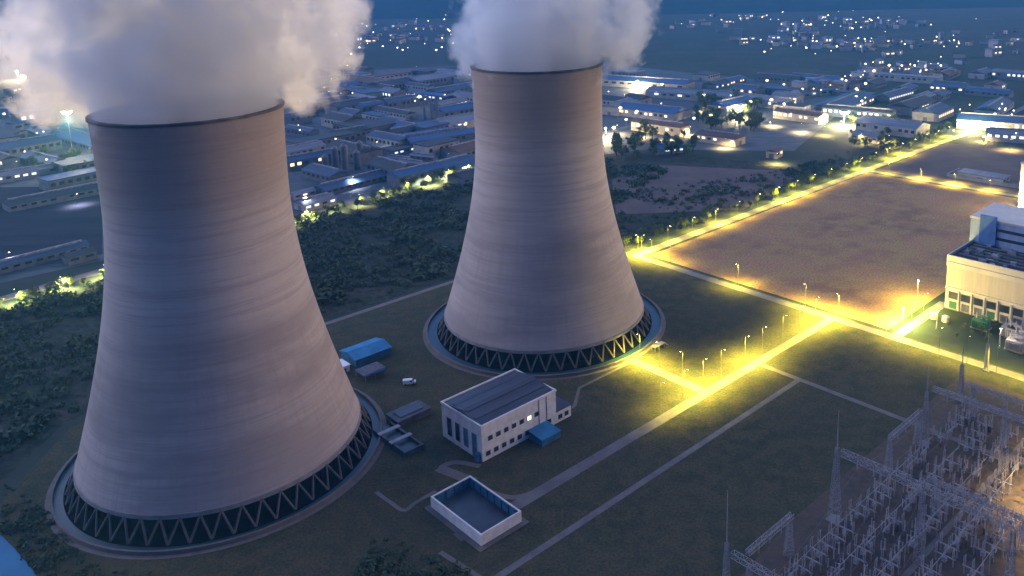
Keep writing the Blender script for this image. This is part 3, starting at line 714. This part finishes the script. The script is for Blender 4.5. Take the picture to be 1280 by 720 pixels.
# switchgear: one unit built, the rest copied
def make_breaker():
    t = thing('switchgear', 'grey three pole switch on a steel frame with pale insulators', 'switchgear', group='three pole switches in rows in the switchyard')
    MB().box(-.15, .15, -3.0, 3.0, 2.4, 2.7).box(-.12, .12, -2.6, -2.3, 0, 2.4).box(-.12, .12, 2.3, 2.6, 0, 2.4).obj('frame', M['steel'], t)
    for y in (-2.4, 0, 2.4):
        q = MB().cyl((-.6, y, 2.7), (-.6, y, 5.6), .15, .11, 8).cyl((.6, y, 2.7), (.6, y, 5.6), .15, .11, 8)
        q.obj('insulator', M['porcelain'], t)
        MB().cyl((-.9, y, 5.65), (.9, y, 5.65), .07, n=6).obj('contact_arm', M['steel'], t)
    MB().box(-.7, .7, -.6, .6, .9, 2.2).obj('drive_box', M['steel'], t)
    return t
rr_s = random.Random(3); brk = make_breaker(); first = True; nb = 0
rows_u = [174, 179.5, 184, 189, 193.5, 198, 203, 207.5, 216.5, 221, 225.5, 230, 235, 240, 246, 252, 257, 263, 275, 281, 287, 294]
for ri, ru in enumerate(rows_u):
    for k in range(5):
        v = 109-k*8.6 + random.uniform(-.8, .8)
        if ru < 185 and k > 3: continue
        if random.random() < .12 or (abs(v-88) < 1.5): continue
        o = brk if first else copy_tree(brk); first = False; nb += 1
        o.location = W(ru+random.uniform(-.6, .6), v, .06); o.rotation_euler = (0, 0, SA+random.choice((0, 0, math.pi/2, .02)))
        o.rotation_euler.z += rr_s.uniform(-.05, .05)
        o['label'] = '%s pale insulator switch from the left in the %s switch row above the bottom edge' % (ORD[k], ORD[ri])
for k in range(5):
    v0 = 108-k*9.1
    t = thing('busbar', '%s overhead busbar pipe counted from the left edge of the switchyard' % ORD[k], 'busbar', 174, v0, group='busbar pipes over the switchyard')
    MB().cyl((0,0,7.2), (92,0,7.2), .09, n=6).obj('pipe', M['steel'], t)
    for j in range(7): MB().cyl((6+j*13.5,0,0), (6+j*13.5,0,7.05), .14, .1, 6).obj('post', M['porcelain'], t)
for k, (px, py) in enumerate(((1262,422),(1275,432),(1268,440))):
    u, v = atuv(px, py); transformer(['white pole mounted equipment in front of the hall, nearest left', 'white equipment stack by the hall, at the right edge', 'white equipment stack lowest by the yellow road at right edge'][k], u, v+4, M['steel'])

def make_ct():
    t = thing('instrument_transformer', 'x', 'instrument transformer', group='single insulator posts among the switches')
    MB().box(-.35,.35,-.35,.35,0,2.1).obj('pedestal', M['steeld'], t)
    q = MB()
    for k in range(6): q.cyl((0,0,2.1+k*.42), (0,0,2.1+k*.42+.2), .22, .15, 8).cyl((0,0,2.1+k*.42+.2), (0,0,2.1+k*.42+.42), .12, .12, 8)
    q.obj('insulator', M['porcelain'], t); MB().cyl((0,0,4.62), (0,0,5.2), .26, .2, 10).obj('head', M['steel'], t)
    return t
ct = make_ct(); rr_ = random.Random(5)
for k in range(110):
    o = ct if k == 0 else copy_tree(ct)
    u_ = rr_.uniform(176, 300); v_ = rr_.uniform(66, 112)
    if 84 < v_ < 92: v_ += 9
    o.location = W(u_, v_, .06); s_ = rr_.uniform(.7, 1.15); o.scale = (s_, s_, s_)
    o['label'] = 'single pale insulator post among switches'
# sagging conductors strung between the girders
def conductor(u0, z0, u1, z1, v, sag):
    t = MB(); pr = None
    for i in range(15):
        f = i/14; p = Vector(((u1-u0)*f, 0, z0+(z1-z0)*f-4*sag*f*(1-f)))
        if pr is not None: t.cyl(pr, p, .05, n=4, cap=False)
        pr = p
    o = t.obj('overhead_wire', M['steeld']); o.location = W(u0, v); o.rotation_euler = (0, 0, SA)
    tag(o, 'dark wire sagging between the switchyard girders', 'wire', 'wires strung between the girders')
for k in range(14):
    v_ = 108-k*5.0
    conductor(212, 20.3, 271, 19.0, v_, 2.2)
    if k < 9: conductor(271, 19, 300, 10.2, v_, 1.5)
    if k < 6: conductor(166, 8.8, 212, 20.3, v_, 2.0)
# ------------------------------------------------------------------ trees
def tree_meshes(seed, h, r, nleaf, leaf, m):
    rr = random.Random(seed)
    tr = MB(); tr.cyl((0,0,0), (.1,.05,h*.55), .28, .14, 7)
    lobes = []
    for k in range(8):
        a = rr.uniform(0, 6.28); rad_ = rr.uniform(.2, .75)*r; z = h*rr.uniform(.42, .9)
        c = Vector((rad_*math.cos(a), rad_*math.sin(a), z)); lobes.append((c, r*rr.uniform(.32, .55)))
        tr.cyl((.05,.03,h*rr.uniform(.25,.5)), c, .1, .03, 5)
    lobes.append((Vector((0,0,h*.85)), r*.5))
    cr_ = MB()
    for i in range(nleaf):
        c, q = rr.choice(lobes)
        d = Vector((rr.gauss(0,1), rr.gauss(0,1), rr.gauss(0,1))).normalized()
        p = c + d*q*(rr.random()**.4)*rr.uniform(.8, 1.15)
        n = (d+Vector((rr.uniform(-.8,.8), rr.uniform(-.8,.8), rr.uniform(-.2,.9)))).normalized()
        a = n.orthogonal().normalized(); b = n.cross(a); s = leaf*rr.uniform(.6, 1.3); w = rr.uniform(0, 3.14)
        a, b = a*math.cos(w)+b*math.sin(w), b*math.cos(w)-a*math.sin(w)
        cr_.add([p-a*s, p-b*s*.6+n*s*.2, p+a*s, p+b*s*.6+n*s*.15], [(0,1,2,3)])
    return tr, cr_
TREES = []
for s in range(5):
    a, b = tree_meshes(50+s, 7.0+s*.7, 3.0+.35*s, 420, .55, None)
    t = thing('broadleaf_tree', 'leafy tree', 'tree'); b.obj('crown', M['leaf'], t); a.obj('trunk', M['bark'], t); TREES.append([t, False])
def tree(u, v, label, s=1.0, group=None):
    T = random.choice(TREES)
    if not T[1]: o = T[0]; T[1] = True
    else: o = copy_tree(T[0])
    o.location = W(u, v); o.rotation_euler = (0, 0, random.uniform(0, 6.28)); o.scale = (s*random.uniform(.85, 1.1),)*2+(s*random.uniform(.85, 1.15),)
    o['label'] = label
    if group: o['group'] = group
    return o
k = 0
for i in range(66):
    u = -110+i*8.0
    if 150 < u < 210: continue            # hidden behind the left tower
    vv = 503+.14*u - 3 + random.uniform(-3, 3) - (4 if i % 2 else 0)
    if u > 400: vv += 12
    side = 'left of the near tower' if u < 150 else 'between the two towers'
    tree(u+random.uniform(-2, 2), vv, 'tree on the boundary road %s' % side, random.uniform(.7, 1.1), 'lit trees along the boundary road'); k += 1
for i in range(54):
    u = 352+i*8.6 + random.uniform(-2.5, 2.5); vv = 329+random.uniform(-2, 8)
    tree(u, vv, 'small yellow lit tree along the field road', random.uniform(.6, 1.1), 'lit trees along the field road')
for i in range(26):
    u, v = atuv(random.uniform(1060,1120), random.uniform(150,188)); tree(u, v, 'green tree at the field road end', random.uniform(.8, 1.2), 'clump at the road end')
for i in range(95):
    px = random.choice((random.uniform(870,950), random.uniform(760,900))); py = random.uniform(128,165) if px > 870 else random.uniform(172,200)
    u, v = atuv(px, py); tree(u, v, 'tree among far factories', random.uniform(.9, 1.8), 'trees among the far factories')
for i in range(8):
    u, v = atuv(random.uniform(1200,1270), random.uniform(395,425)); tree(u-6, v+2, 'dark shrub in the strip before the turbine hall', random.uniform(.25, .4), 'shrubs before the turbine hall')
for i in range(22):
    u, v = atuv(random.uniform(40,110), random.uniform(195,225)); tree(u, v, 'green tree left of the near tower below the steam', random.uniform(.9, 1.4), 'grove below the steam')

# scrub: one uncountable mass per area
def scrub(name, label, poly, n, smin, smax, nl, seed, m=None, dens=None):
    rr = np.random.default_rng(seed)
    P = np.array(poly); lo, hi = P.min(0), P.max(0)
    def inside(x, y):
        c = False; j = len(P)-1
        for i in range(len(P)):
            if (P[i,1] > y) != (P[j,1] > y) and x < (P[j,0]-P[i,0])*(y-P[i,1])/(P[j,1]-P[i,1])+P[i,0]: c = not c
            j = i
        return c
    pts = []
    import mathutils.noise as mn
    while len(pts) < n:
        x, y = rr.uniform(lo, hi)
        if inside(x, y) and mn.noise(Vector((x*.03, y*.03, seed))) > rr.uniform(-.45, .05): pts.append((x, y))
    V = []
    for (x, y) in pts:
        s = rr.uniform(smin, smax)*(.6+.8*max(0, mn.noise(Vector((x*.05, y*.05, 9)))+.4)); w = W(x, y)
        d = rr.normal(size=(nl, 3)); d /= np.linalg.norm(d, axis=1)[:, None]
        c = d*(rr.random((nl, 1))**.35)*np.array([s, s, s*.85])
        c[:, 2] = np.abs(c[:, 2])*1.15; c += np.array([w.x, w.y, 0])
        nn = d+rr.uniform(-.7, .7, (nl, 3)); nn /= np.linalg.norm(nn, axis=1)[:, None]
        a = np.cross(nn, rr.normal(size=(nl, 3))); a /= np.linalg.norm(a, axis=1)[:, None]; b = np.cross(nn, a)
        q = (s*.26*rr.uniform(.7, 1.4, (nl, 1)))
        V.append(np.stack([c-a*q, c-b*q*.7, c+a*q, c+b*q*.7], 1).reshape(-1, 3))
    V = np.concatenate(V); F = np.arange(len(V)).reshape(-1, 4)
    me = bpy.data.meshes.new(name); me.from_pydata(V.tolist(), [], F.tolist()); me.materials.append(m or M['leafd'])
    o = bpy.data.objects.new(name, me); col.objects.link(o); return tag(o, label, name.replace('_', ' '), kind='stuff')
scrub('scrub_wood', 'dark green scrub covering the strip behind the towers', [(-170,300),(-150,485),(0,502),(110,512),(380,548),(520,520),(520,440),(340,375),(150,378),(56,360),(20,330),(5,290),(-40,250)], 4200, 1.6, 4.6, 34, 5)
scrub('scrub_wood', 'dark scrub beyond the straight field road', [(350,332),(350,395),(440,420),(560,372),(760,352),(760,336)], 520, 1.0, 3.2, 30, 6)
scrub('bank_scrub', 'dark weeds along the water at the bottom left corner', pxpoly([(0,600),(60,640),(110,700),(300,740),(60,760),(36,700),(0,660)]), 260, .7, 1.7, 26, 8)
scrub('bank_scrub', 'dark weeds along the bottom edge below the tank', pxpoly([(440,730),(470,668),(540,690),(620,735)]), 160, .6, 1.7, 26, 9)

# ------------------------------------------------------------------ lamps
def make_lamp(h, arm, power, color=(1,.79,.08), bulb=None, name='street_lamp'):
    t = thing(name, 'lamp', 'street lamp')
    MB().cyl((0,0,0), (0,0,h), .08, .05, 7).obj('pole', M['steeld'], t)
    MB().cyl((0,0,h), (arm,0,h+.35), .05, .04, 6).obj('arm', M['steeld'], t)
    hd = MB().box(arm-.3, arm+.55, -.2, .2, h+.27, h+.45).obj('lamp_head', M['steeld'], t)
    MB().box(arm-.2, arm+.45, -.15, .15, h+.20, h+.267).obj('bulb', bulb or M['bulb'], hd)
    ld = bpy.data.lights.new('lamp_light', 'SPOT'); ld.energy = power; ld.spot_size = R(150); ld.spot_blend = 1.0; ld.color = color; ld.shadow_soft_size = .35
    lo = bpy.data.objects.new('lamp_light', ld); col.objects.link(lo); lo.parent = t; lo.location = (arm, 0, h-.15)
    return t
def lamp_row(uvs, label, group, h, arm, power, rot=0, color=(1,.79,.08), bulb=None, var=.25, fac=None):
    base = None
    for i, (u, v) in enumerate(uvs):
        if base is None: o = make_lamp(h, arm, power*LAMP, color, bulb); base = o
        else: o = copy_tree(base)
        if var:
            for ch in o.children:
                if ch.type == 'LIGHT' and i: ch.data = ch.data.copy()
                if ch.type == 'LIGHT': ch.data.energy = power*LAMP*(fac[i] if fac else (.35+1.5*lr_.random()**1.6))
        o.location = W(u, v); o.rotation_euler = (0, 0, SA+rot); o['category'] = 'street lamp'; o['group'] = group
        o['label'] = label % ORD[i]
P0 = 16500; lr_ = random.Random(44)
lamp_row([(x_, 195.6) for x_ in (224, 238, 250, 262, 279, 292, 308, 322, 336)], '%s sodium lamp from the pump house end of the lit diagonal road', 'lamps on the lit diagonal road', 12.0, 1.6, P0*.8, -math.pi/2, fac=(.35,.9,1.5,.9,2.2,.7,.6,1.0,2.2))
lamp_row([(249.6, 206), (249.6, 219), (249.6, 230)], '%s sodium lamp towards the far tower on its short lit spur', 'lamps on the short spur', 12.0, 1.6, P0*.9, math.pi)
lamp_row([(347.5, v) for v in (208, 190, 249, 296, 310, 321)], '%s sodium lamp on the cross road left of the brown field corner', 'lamps on the cross road left', 12.0, 1.6, P0*.7, math.pi, fac=(1.2,2.2,1.1,.5,1.4,2.6))
lamp_row([(340.5, v) for v in (162, 150, 138, 126, 114, 101, 88, 74)], '%s sodium lamp on the cross road in front of the turbine hall', 'lamps on the cross road right', 12.0, 1.6, P0*.9, 0)
lamp_row([(354+i*24, 323.9) for i in range(19)], '%s sodium lamp along the straight road beyond the brown field', 'lamps on the field road', 9.5, 1.8, P0*1.1, -math.pi/2)
lamp_row([(356+i*13, 163.5) for i in range(3)], '%s sodium lamp on the short lane to the turbine hall', 'lamps on the hall lane', 9, 1.5, P0*1.2, -math.pi/2)
lamp_row([(621.8, 300-i*26) for i in range(6)], '%s sodium lamp on the side lane along the far edge of the brown field', 'lamps on the side lane', 8, 1.8, P0*1.3, math.pi)
lamp_row([(-100+i*21.5, 496+.14*(-100+i*21.5)) for i in range(28) if not 150 < -100+i*21.5 < 215], '%s yellow lamp along the tree lined boundary road', 'lamps on the boundary road', 8.5, 1.8, P0*1.5, math.pi/2, color=(1,.88,.35))
def flood(px, py, label, h, power, color=(1,.80,.44), r=1.0, aim=None):
    p = at(px, py); u, v = UV(p.x, p.y)
    t = thing('floodlight_mast', label, 'floodlight mast', u, v)
    MB().cyl((0,0,0), (0,0,h), .35, .2, 8).obj('pole', M['steel'], t)
    MB().cyl((0,0,h), (0,0,h+.5), r*.9, r*.9, 12).obj('lamp_crown', M['steeld'], t)
    MB().lathe([(0.01,h-.9*r*.6),(r*.5,h-.7*r*.6),(r*.8,h-.1),(r*.8,h-.003),(.01,h-.003)], 12).obj('bulb', M['bulbw'], t)
    ld = bpy.data.lights.new('flood_light', 'POINT'); ld.energy = power*LAMP; ld.color = color; ld.shadow_soft_size = 1.0
    lo = bpy.data.objects.new('flood_light', ld); col.objects.link(lo); lo.parent = t; lo.location = (0, 0, h-1.4*r)
    if aim:
        ld.type = 'SPOT'; ld = bpy.data.lights[ld.name]; ld.spot_size = R(24); ld.spot_blend = 1.0
        d_ = Vector(aim)-(W(u, v)+Vector((0, 0, h))); e_ = d_.to_track_quat('-Z', 'Y').to_euler()
        lo.rotation_euler = e_; lo.rotation_euler.rotate_axis('X', 0)
        lo.matrix_parent_inverse = Matrix.Identity(4); t.rotation_euler = (0, 0, 0)
flood(92, 200, 'brilliant floodlight glowing through the left edge of the steam', 46, 9e6, (1,.66,.28), r=6.0, aim=(-172, 300, 142))
flood(1055, 158, 'brilliant round floodlight above the far factories on the right', 16, 1.0e5, r=6)
flood(925, 146, 'bright floodlight over the white lit factory yard', 12, 7e4, r=4.0)
flood(525, 132, 'small white floodlight alone among dark factories between the towers', 12, 5e4, r=1.8)
flood(797, 112, 'white floodlight above the long blue factory roofs', 12, 5e4, r=1.8)
flood(757, 172, 'white floodlight just right of the far tower shell', 10, 4e4, r=1.4)
flood(23, 100, 'small yellow floodlight at the left picture edge behind steam', 14, 2e5, r=2.0)
flood(1128, 407, 'low brilliant floodlight at the corner of the lane to the turbine hall', 9, 2.0e4, (1,.78,.2), r=.5)
for k_, v_ in enumerate((150, 122, 94, 66)):
    q_ = W(366, v_)
    flood(*PJ(q_), ['left','second','third','right'][k_]+' floodlight pole shining on the beige front of the turbine hall', 9, 1.1e3, (1,.76,.42), r=.4)
flood(*PJ(W(578, 186)), 'floodlight shining on the pale transfer tower at the right edge', 10, 2e4, (1,.8,.4), r=.5)
flood(*PJ(W(389, 170)), 'yellow floodlight on the grass at the near left corner of the turbine hall', 12, 1.2e4, (1,.78,.12), r=.4)
flood(1213, 165, 'yellow floodlight on the gate at the far end of the field road', 10, 8e4, (1,.8,.35), r=1.2)
flood(500, 232, 'pale yellow floodlight over the parking strip between the towers', 9, 5e4, (1,.85,.5), r=.6)

# ------------------------------------------------------------------ factories and town
def building(name, label, cat, u, v, L, Wd, h, roof, wall, rot=0, gable=True, lit=0, group=None, z=0):
    t = thing(name, label, cat, u, v, rot=SA+rot, group=group)
    MB().box(-L/2, L/2, -Wd/2, Wd/2, 0, h).obj('wall', wall, t)
    e = .5
    if gable:
        g = min(Wd*.16, 4)
        n = max(1, int(round(Wd/28))) if L > 30 else 1
        mb = MB()
        for k in range(n):
            y0 = -Wd/2-e+(Wd+2*e)*k/n; y1 = -Wd/2-e+(Wd+2*e)*(k+1)/n - (.01 if k < n-1 else 0); ym = (y0+y1)/2
            gg = g/n if n > 1 else g; z0 = h+.003
            mb.add([(-L/2-e,y0,z0),(L/2+e,y0,z0),(L/2+e,ym,z0+gg+.3),(-L/2-e,ym,z0+gg+.3),(-L/2-e,y1,z0),(L/2+e,y1,z0)], [(0,1,2,3),(3,2,5,4),(0,3,4),(1,5,2),(0,4,5,1)])
        rf = mb.obj('roof', roof, t)
        if L > 24: MB().box(-L/2+2, L/2-2, -.9, .9, h+.2, h+(g/n if n > 1 else g)+1.1).obj('ridge_vent', M['equip'], rf)
    else:
        MB().box(-L/2-e, L/2+e, -Wd/2-e, Wd/2+e, h+.003, h+.8).obj('roof', roof, t)
    wm = M['lit'] if lit == 1 else M['litc'] if lit == 2 else M['glassd']
    n = max(2, int(L/6))
    if L > 12:
        n = min(n, 12); cp_ = W(u, v); aw = SA+rot+math.pi/2
        side = -1 if (math.cos(aw)*cp_.x+math.sin(aw)*cp_.y) > 0 else 1
        y = side*Wd/2
        for k in range(n):
            x = -L/2+L*(k+.2)/n
            if random.random() < .12: continue
            MB().box(x, x+L/n*.55, min(y+side*.003, y+side*.1), max(y+side*.003, y+side*.1), h*.5, h*.8).obj('window', wm if random.random() < .7 else M['glassd'], t)
        for x, sx in ((-L/2, -1), (L/2, 1)):
            MB().box(min(x+sx*.003, x+sx*.1), max(x+sx*.003, x+sx*.1), -2.2, 2.2, .1, min(4.2, h*.7)).obj('gate', M['steeld'], t)
    else:
        for x in (-L*.3, L*.1): MB().box(x, x+L*.22, -Wd/2-.1, -Wd/2-.003, h*.35, h*.65).obj('window', wm, t)
    return t
placed = []
def put(px, py, L, Wd, h, roof, wall, label, rot=0, gable=True, lit=0, name='factory_shed', cat='factory building', group=None, force=False):
    p = at(px, py); u, v = UV(p.x, p.y); r = max(L, Wd)/2
    if not force:
        for (a, b, r_) in placed:
            if math.hypot(a-u, b-v) < (r+r_)*.72: return None
    placed.append((u, v, r))
    return building(name, label, cat, u, v, L, Wd, h, ROOFS[roof], WALLS[wall], rot, gable, lit, group)
H2 = math.pi/2
# hand placed, right of the far tower
put(835,190, 26,15,5, 2,0,'small shed with vivid blue roof and white front beside the scrub', rot=-.5, force=True, lit=2)
put(800,108, 150,34,9, 2,0,'long blue roofed factory behind the far tower', rot=-H2+.25, force=True)
put(870,124, 130,24,8, 1,0,'long pale roofed factory in front of the blue roofed one', rot=-H2+.25, force=True, lit=2)
put(775,140, 46,26,9, 1,0,'pale factory block just right of the tower shell', rot=.2, force=True, lit=1)
put(825,165, 60,18,9, 4,3,'long warmly lit works hall with brown roof right of the tower', rot=-H2+.1, force=True, lit=1)
put(900,178, 44,18,7, 4,3,'low brown roofed works with glowing front beside the trees', rot=-H2+.1, force=True, lit=1)
put(960,133, 60,20,9, 1,0,'pale works lit white behind the trees', rot=-H2, force=True, lit=2)
put(1000,150, 56,18,8, 4,3,'orange lit works hall left of the round floodlight', rot=-H2, force=True, lit=1)
put(1115,165, 62,30,9, 1,0,'wide white roofed warehouse right of the round floodlight', rot=-H2, force=True)
put(1085,176, 26,14,6, 1,0,'small white roofed store before the wide warehouse', rot=-H2, force=True)
put(968,196, 14,10,6, 4,3,'small cottage with orange lit front beside the dark field', rot=.2, force=True, lit=1, cat='house', name='cottage')
put(1245,160, 70,32,9, 2,0,'factory with bright blue roof at the right edge', rot=-H2+.3, force=True, lit=2)
put(1262,176, 40,16,8, 1,0,'white fronted store before the blue roofed factory at right edge', rot=-H2+.3, force=True, lit=2)
# building shell on the graded plot
t = thing('foundation_wall', 'low roofless concrete foundation walls on the graded plot', 'foundation', 640, 262)
MB().box(0, .8, -58, 0, 0, 2.6).box(.8, 24, -.8, 0, 0, 2.6).box(.8, 24, -58, -57.2, 0, 2.6).box(9, 9.6, -57.2, -.8, 0, 1.8).obj('wall', M['conc'], t)
t = building('site_office', 'flat pale site office on the graded plot behind the brown field', 'office', 650, 238, 14, 34, 4, ROOFS[1], WALLS[0], gable=False)
# hand placed between the towers
put(545,178, 70,44,9, 2,2,'bright blue roofed factory touching the far tower edge', rot=-.15, force=True)
put(395,258, 26,14,5, 1,0,'white roofed store by the lit boundary road right of the near tower', rot=.1, force=True, lit=2)
put(378,246, 18,9,4, 1,0,'little white store with warm lamp hugging the near tower edge', rot=.1, force=True, lit=1)
for k, (px, py) in enumerate(((500,203),(515,208),(530,200),(487,210))):
    put(px, py, 26, 7, 4, 1, 1, '%s narrow pale roofed bay in the row before the blue roofed factory' % ORD[k], rot=-H2+.3, force=True, group='narrow pale bays')
put(440,232, 60,18,4, 0,1,'long low grey shed behind the boundary trees', rot=.12, force=True)
for k, (px, py) in enumerate(((408,218),(420,213),(432,216),(447,212),(451,205))):
    u, v = atuv(px, py); t = thing('silo', '%s dark silo from the left in the tank group between the towers' % ORD[k], 'silo', u, v, group='silos between the towers')
    MB().cyl((0,0,0), (0,0,15+k % 3*4), 3.0, n=18).obj('silo_shell', WALLS[2] if k % 2 else WALLS[1], t, smooth=False); MB().cyl((0,0,15.003+k % 3*4), (0,0,17.5+k % 3*4), 3.1, .6, n=18).obj('silo_cap', M['steeld'], t)
for k, (px, py) in enumerate(((531,150),(540,152),(548,154))):
    u, v = atuv(px, py); t = thing('chimney_stack', '%s slim chimney of the group above the blue roofed factory' % ORD[k], 'chimney', u, v, group='slim chimneys')
    MB().cyl((0,0,0), (0,0,24), 1.5, 1.0, n=14).obj('flue', WALLS[1], t); MB().cyl((0,0,24.003), (0,0,25), 1.25, 1.25, n=14).obj('flue_cap', M['steeld'], t)
# left edge
put(15,225, 36,14,6, 1,0,'pale house at the left picture edge under the steam', force=True, lit=2)
put(48,218, 26,12,5, 1,0,'small white fronted building left of the near tower', force=True)
put(75,250, 70,16,5, 3,1,'long dark roofed shed left of the near tower', rot=.1, force=True)
put(40,330, 60,10,4.5, 0,1,'long low grey shed by the boundary trees at left edge', rot=.14, force=True)
put(100,326, 16,10,5, 3,1,'small dark hut by the boundary trees beside the near tower', rot=.14, force=True)
# filler factories
rr = random.Random(21)
REG = [((365,592),(92,236),62,'between the towers'), ((-10,118),(170,300),22,'left of the near tower'), ((755,1280),(96,150),34,'beyond the far tower on the right')]
RN = ['blue grey roofed', 'pale roofed', 'deep blue roofed', 'slate roofed', 'brown roofed']
for (xr, yr, n, where) in REG:
    c = 0
    for _ in range(n*9):
        if c >= n: break
        px = rr.uniform(*xr); py = yr[0]+(yr[1]-yr[0])*rr.random()**1.2
        if xr[0] < 0 and 232 < py < 325: continue
        sc = rr.uniform(.7, 1.4)
        L = rr.uniform(30, 80)*sc; Wd = rr.uniform(14, 30)*sc; h = rr.uniform(5, 11)
        ro = rr.choices((0,1,2,3,4), (6,2,2,4,1))[0]
        lit = rr.choices((0,1,2), (7,1,1))[0]
        if where.startswith('bey') and py > 135 and rr.random() < .5: lit = 1
        o = put(px, py, L, Wd, h, ro, rr.choice((0,1,1,2)), '%s shed %s' % (RN[ro], where), rot=rr.choice((0, H2))+rr.uniform(-.08, .08)+.1, lit=lit, gable=rr.random() < .75, group='%s factory sheds %s' % (RN[ro], where))
        if o: c += 1
# town houses: four templates, copied
HT_ = []
for k, (ro, wa, lit) in enumerate(((4,0,1), (3,3,1), (1,0,2), (0,0,0), (4,3,2))):
    HT_.append([building('town_house', 'house', 'house', 0, 3000, 13, 9, 7 if k != 2 else 12, ROOFS[ro], WALLS[wa], 0, k != 2, lit), False])
def towns(n, xr, yr, label, group, bias=None, cluster=None):
    c = 0; cl = []
    if cluster: cl = [(rr.uniform(*xr), rr.uniform(*yr)) for _ in range(cluster)]
    for _ in range(n*12):
        if c >= n: break
        if cl: a = rr.choice(cl); px = rr.gauss(a[0], 26); py = rr.gauss(a[1], 2.6)
        else: px = rr.uniform(*xr); py = rr.uniform(*yr)
        if bias: py = bias(px)+rr.gauss(0, 3.2)
        if py < 12: continue
        p = at(px, py)
        if p.y > 2600: continue
        u, v = UV(p.x, p.y)
        if any(abs(a-u)+abs(b-v) < 12+r_*.9 for a, b, r_ in placed[-60:]): continue
        placed.append((u, v, 8)); T = rr.choice(HT_)
        o = T[0] if not T[1] else copy_tree(T[0]); T[1] = True
        s = rr.uniform(.8, 1.5); o.location = (p.x, p.y, 0); o.rotation_euler = (0, 0, rr.uniform(0, 3.1)); o.scale = (s*1.2, s, rr.uniform(.8, 1.3))
        o['label'] = label; o['group'] = group; c += 1
towns(60, (860,1160), (22,42), 'tiny house below the dark hills', 'houses of the farthest town', cluster=9)
towns(60, (940,1200), (48,72), 'tiny house in the middle town', 'houses of the middle town', cluster=9)
towns(55, (990,1190), (0,0), 'house on the slanting village street', 'houses of the slanting village', bias=lambda x: 122-(x-990)*.20 if x < 1080 else 92)
towns(40, (400,560), (24,70), 'far house between the two steam plumes', 'houses between the plumes', cluster=6)
towns(14, (1190,1280), (40,80), 'scattered far house near the right picture edge', 'scattered far houses')
towns(18, (-20,60), (60,190), 'far house at the left picture edge behind steam', 'far left houses')
# unlit, unlamped far lamps with glowing heads
def make_far(m, r):
    t = thing('far_street_lamp', 'lamp', 'street lamp'); MB().cyl((0,0,0), (0,0,9), .15, .1, 5).obj('pole', M['steeld'], t)
    MB().lathe([(.02,9),(r,9+r*.6),(r,9+r*1.2),(.02,9+r*1.8)], 8).obj('lamp_globe', m, t); return t
FL = [[make_far(M['far_w'], 1.3), False], [make_far(M['far_y'], 1.7), False], [make_far(M['far_w'], .7), False], [make_far(M['far_y'], .7), False]]
def lamps_far(n, f, label, group, wts=(2,1,3,2)):
    c = 0
    while c < n:
        px, py = f()
        if py < 8: continue
        p = at(px, py)
        if p.y > 2750: continue
        T = rr.choices(FL, wts)[0]; o = T[0] if not T[1] else copy_tree(T[0]); T[1] = True
        o.location = p; o['label'] = label; o['group'] = group; c += 1
lamps_far(46, lambda: (rr.gauss(1010, 75), rr.gauss(30, 6)), 'pinprick lamp below the hills', 'lamps of the farthest town', (3,1,3,1))
lamps_far(46, lambda: (rr.uniform(930,1200), rr.gauss(58, 6)), 'pinprick lamp in the middle town', 'lamps of the middle town')
lamps_far(34, lambda: (lambda x: (x, (122-(x-990)*.20 if x < 1080 else 92)+rr.gauss(0,4)))(rr.uniform(990,1180)), 'lamp on the slanting village street', 'lamps of the slanting village')
lamps_far(34, lambda: (rr.uniform(420,570), rr.gauss(45, 14)), 'far lamp between the two steam plumes', 'far lamps between the plumes', (3,2,3,1))
lamps_far(22, lambda: (rr.uniform(370,590), rr.uniform(80,190)), 'small lamp among dark factories', 'lamps among the factories', (0,0,3,2))
lamps_far(40, lambda: (rr.uniform(760,1090), rr.uniform(110,178)), 'warm lamp among the lit works', 'lamps among the lit works', (1,3,1,2))
lamps_far(14, lambda: (rr.uniform(1190,1285), rr.uniform(140,185)), 'lamp beside the blue roofed factory at the right edge', 'lamps at the right edge')
lamps_far(10, lambda: (rr.uniform(-10,60), rr.uniform(120,230)), 'lamp at the left picture edge behind steam', 'lamps at the left edge')
# working lamps between the lit works (real light)
pts = [(770,168),(800,172),(832,176),(862,170),(905,186),(935,152),(965,158),(1000,166),(1030,170),(1075,180),(1110,182),(780,128),(880,140),(1225,178),(1262,188),(970,206),(850,150)]
base = None
for i, (px, py) in enumerate(pts):
    if base is None: base = make_lamp(9, 1.5, 24000*LAMP, (1,.66,.26), M['bulb']); o = base
    else: o = copy_tree(base)
    o.location = at(px, py); o['category'] = 'street lamp'; o['group'] = 'yard lamps of the lit works'
    o['label'] = '%s' % ORD[i]
    o['label'] = 'warm yard lamp glowing among the lit works beyond the far tower'
base = None
for i, (px, py) in enumerate(((380,262),(420,150),(470,190),(440,235),(560,205),(505,165),(20,215),(60,235),(95,258),(10,335),(520,90),(450,60))):
    if base is None: base = make_lamp(9, 1.5, 8000*LAMP, (.85,.88,1), M['bulb']); o = base
    else: o = copy_tree(base)
    o.location = at(px, py); o['category'] = 'street lamp'; o['group'] = 'cool yard lamps of the dark factories'
    o['label'] = 'cool white yard lamp among the dark blue factories'
# glow over the switchyard from its own warm lamp posts
lamp_row([(262, 70), (292, 66), (246, 52)], '%s warm lamp post inside the switchyard at the right edge', 'switchyard lamp posts', 15, 1.2, 26000, 0, color=(1,.70,.28))

# tell look-alikes of a group apart by their order from left to right
from collections import defaultdict
dd = defaultdict(list)
for o in col.objects:
    if o.parent is None and o.get('category'): dd[o['label']].append(o)
for lb, os_ in dd.items():
    if len(os_) < 2: continue
    os_.sort(key=lambda o: PJ(o.location)[0])
    for i, o in enumerate(os_): o['label'] = '%s from the left, %s' % (ORD[i], lb)
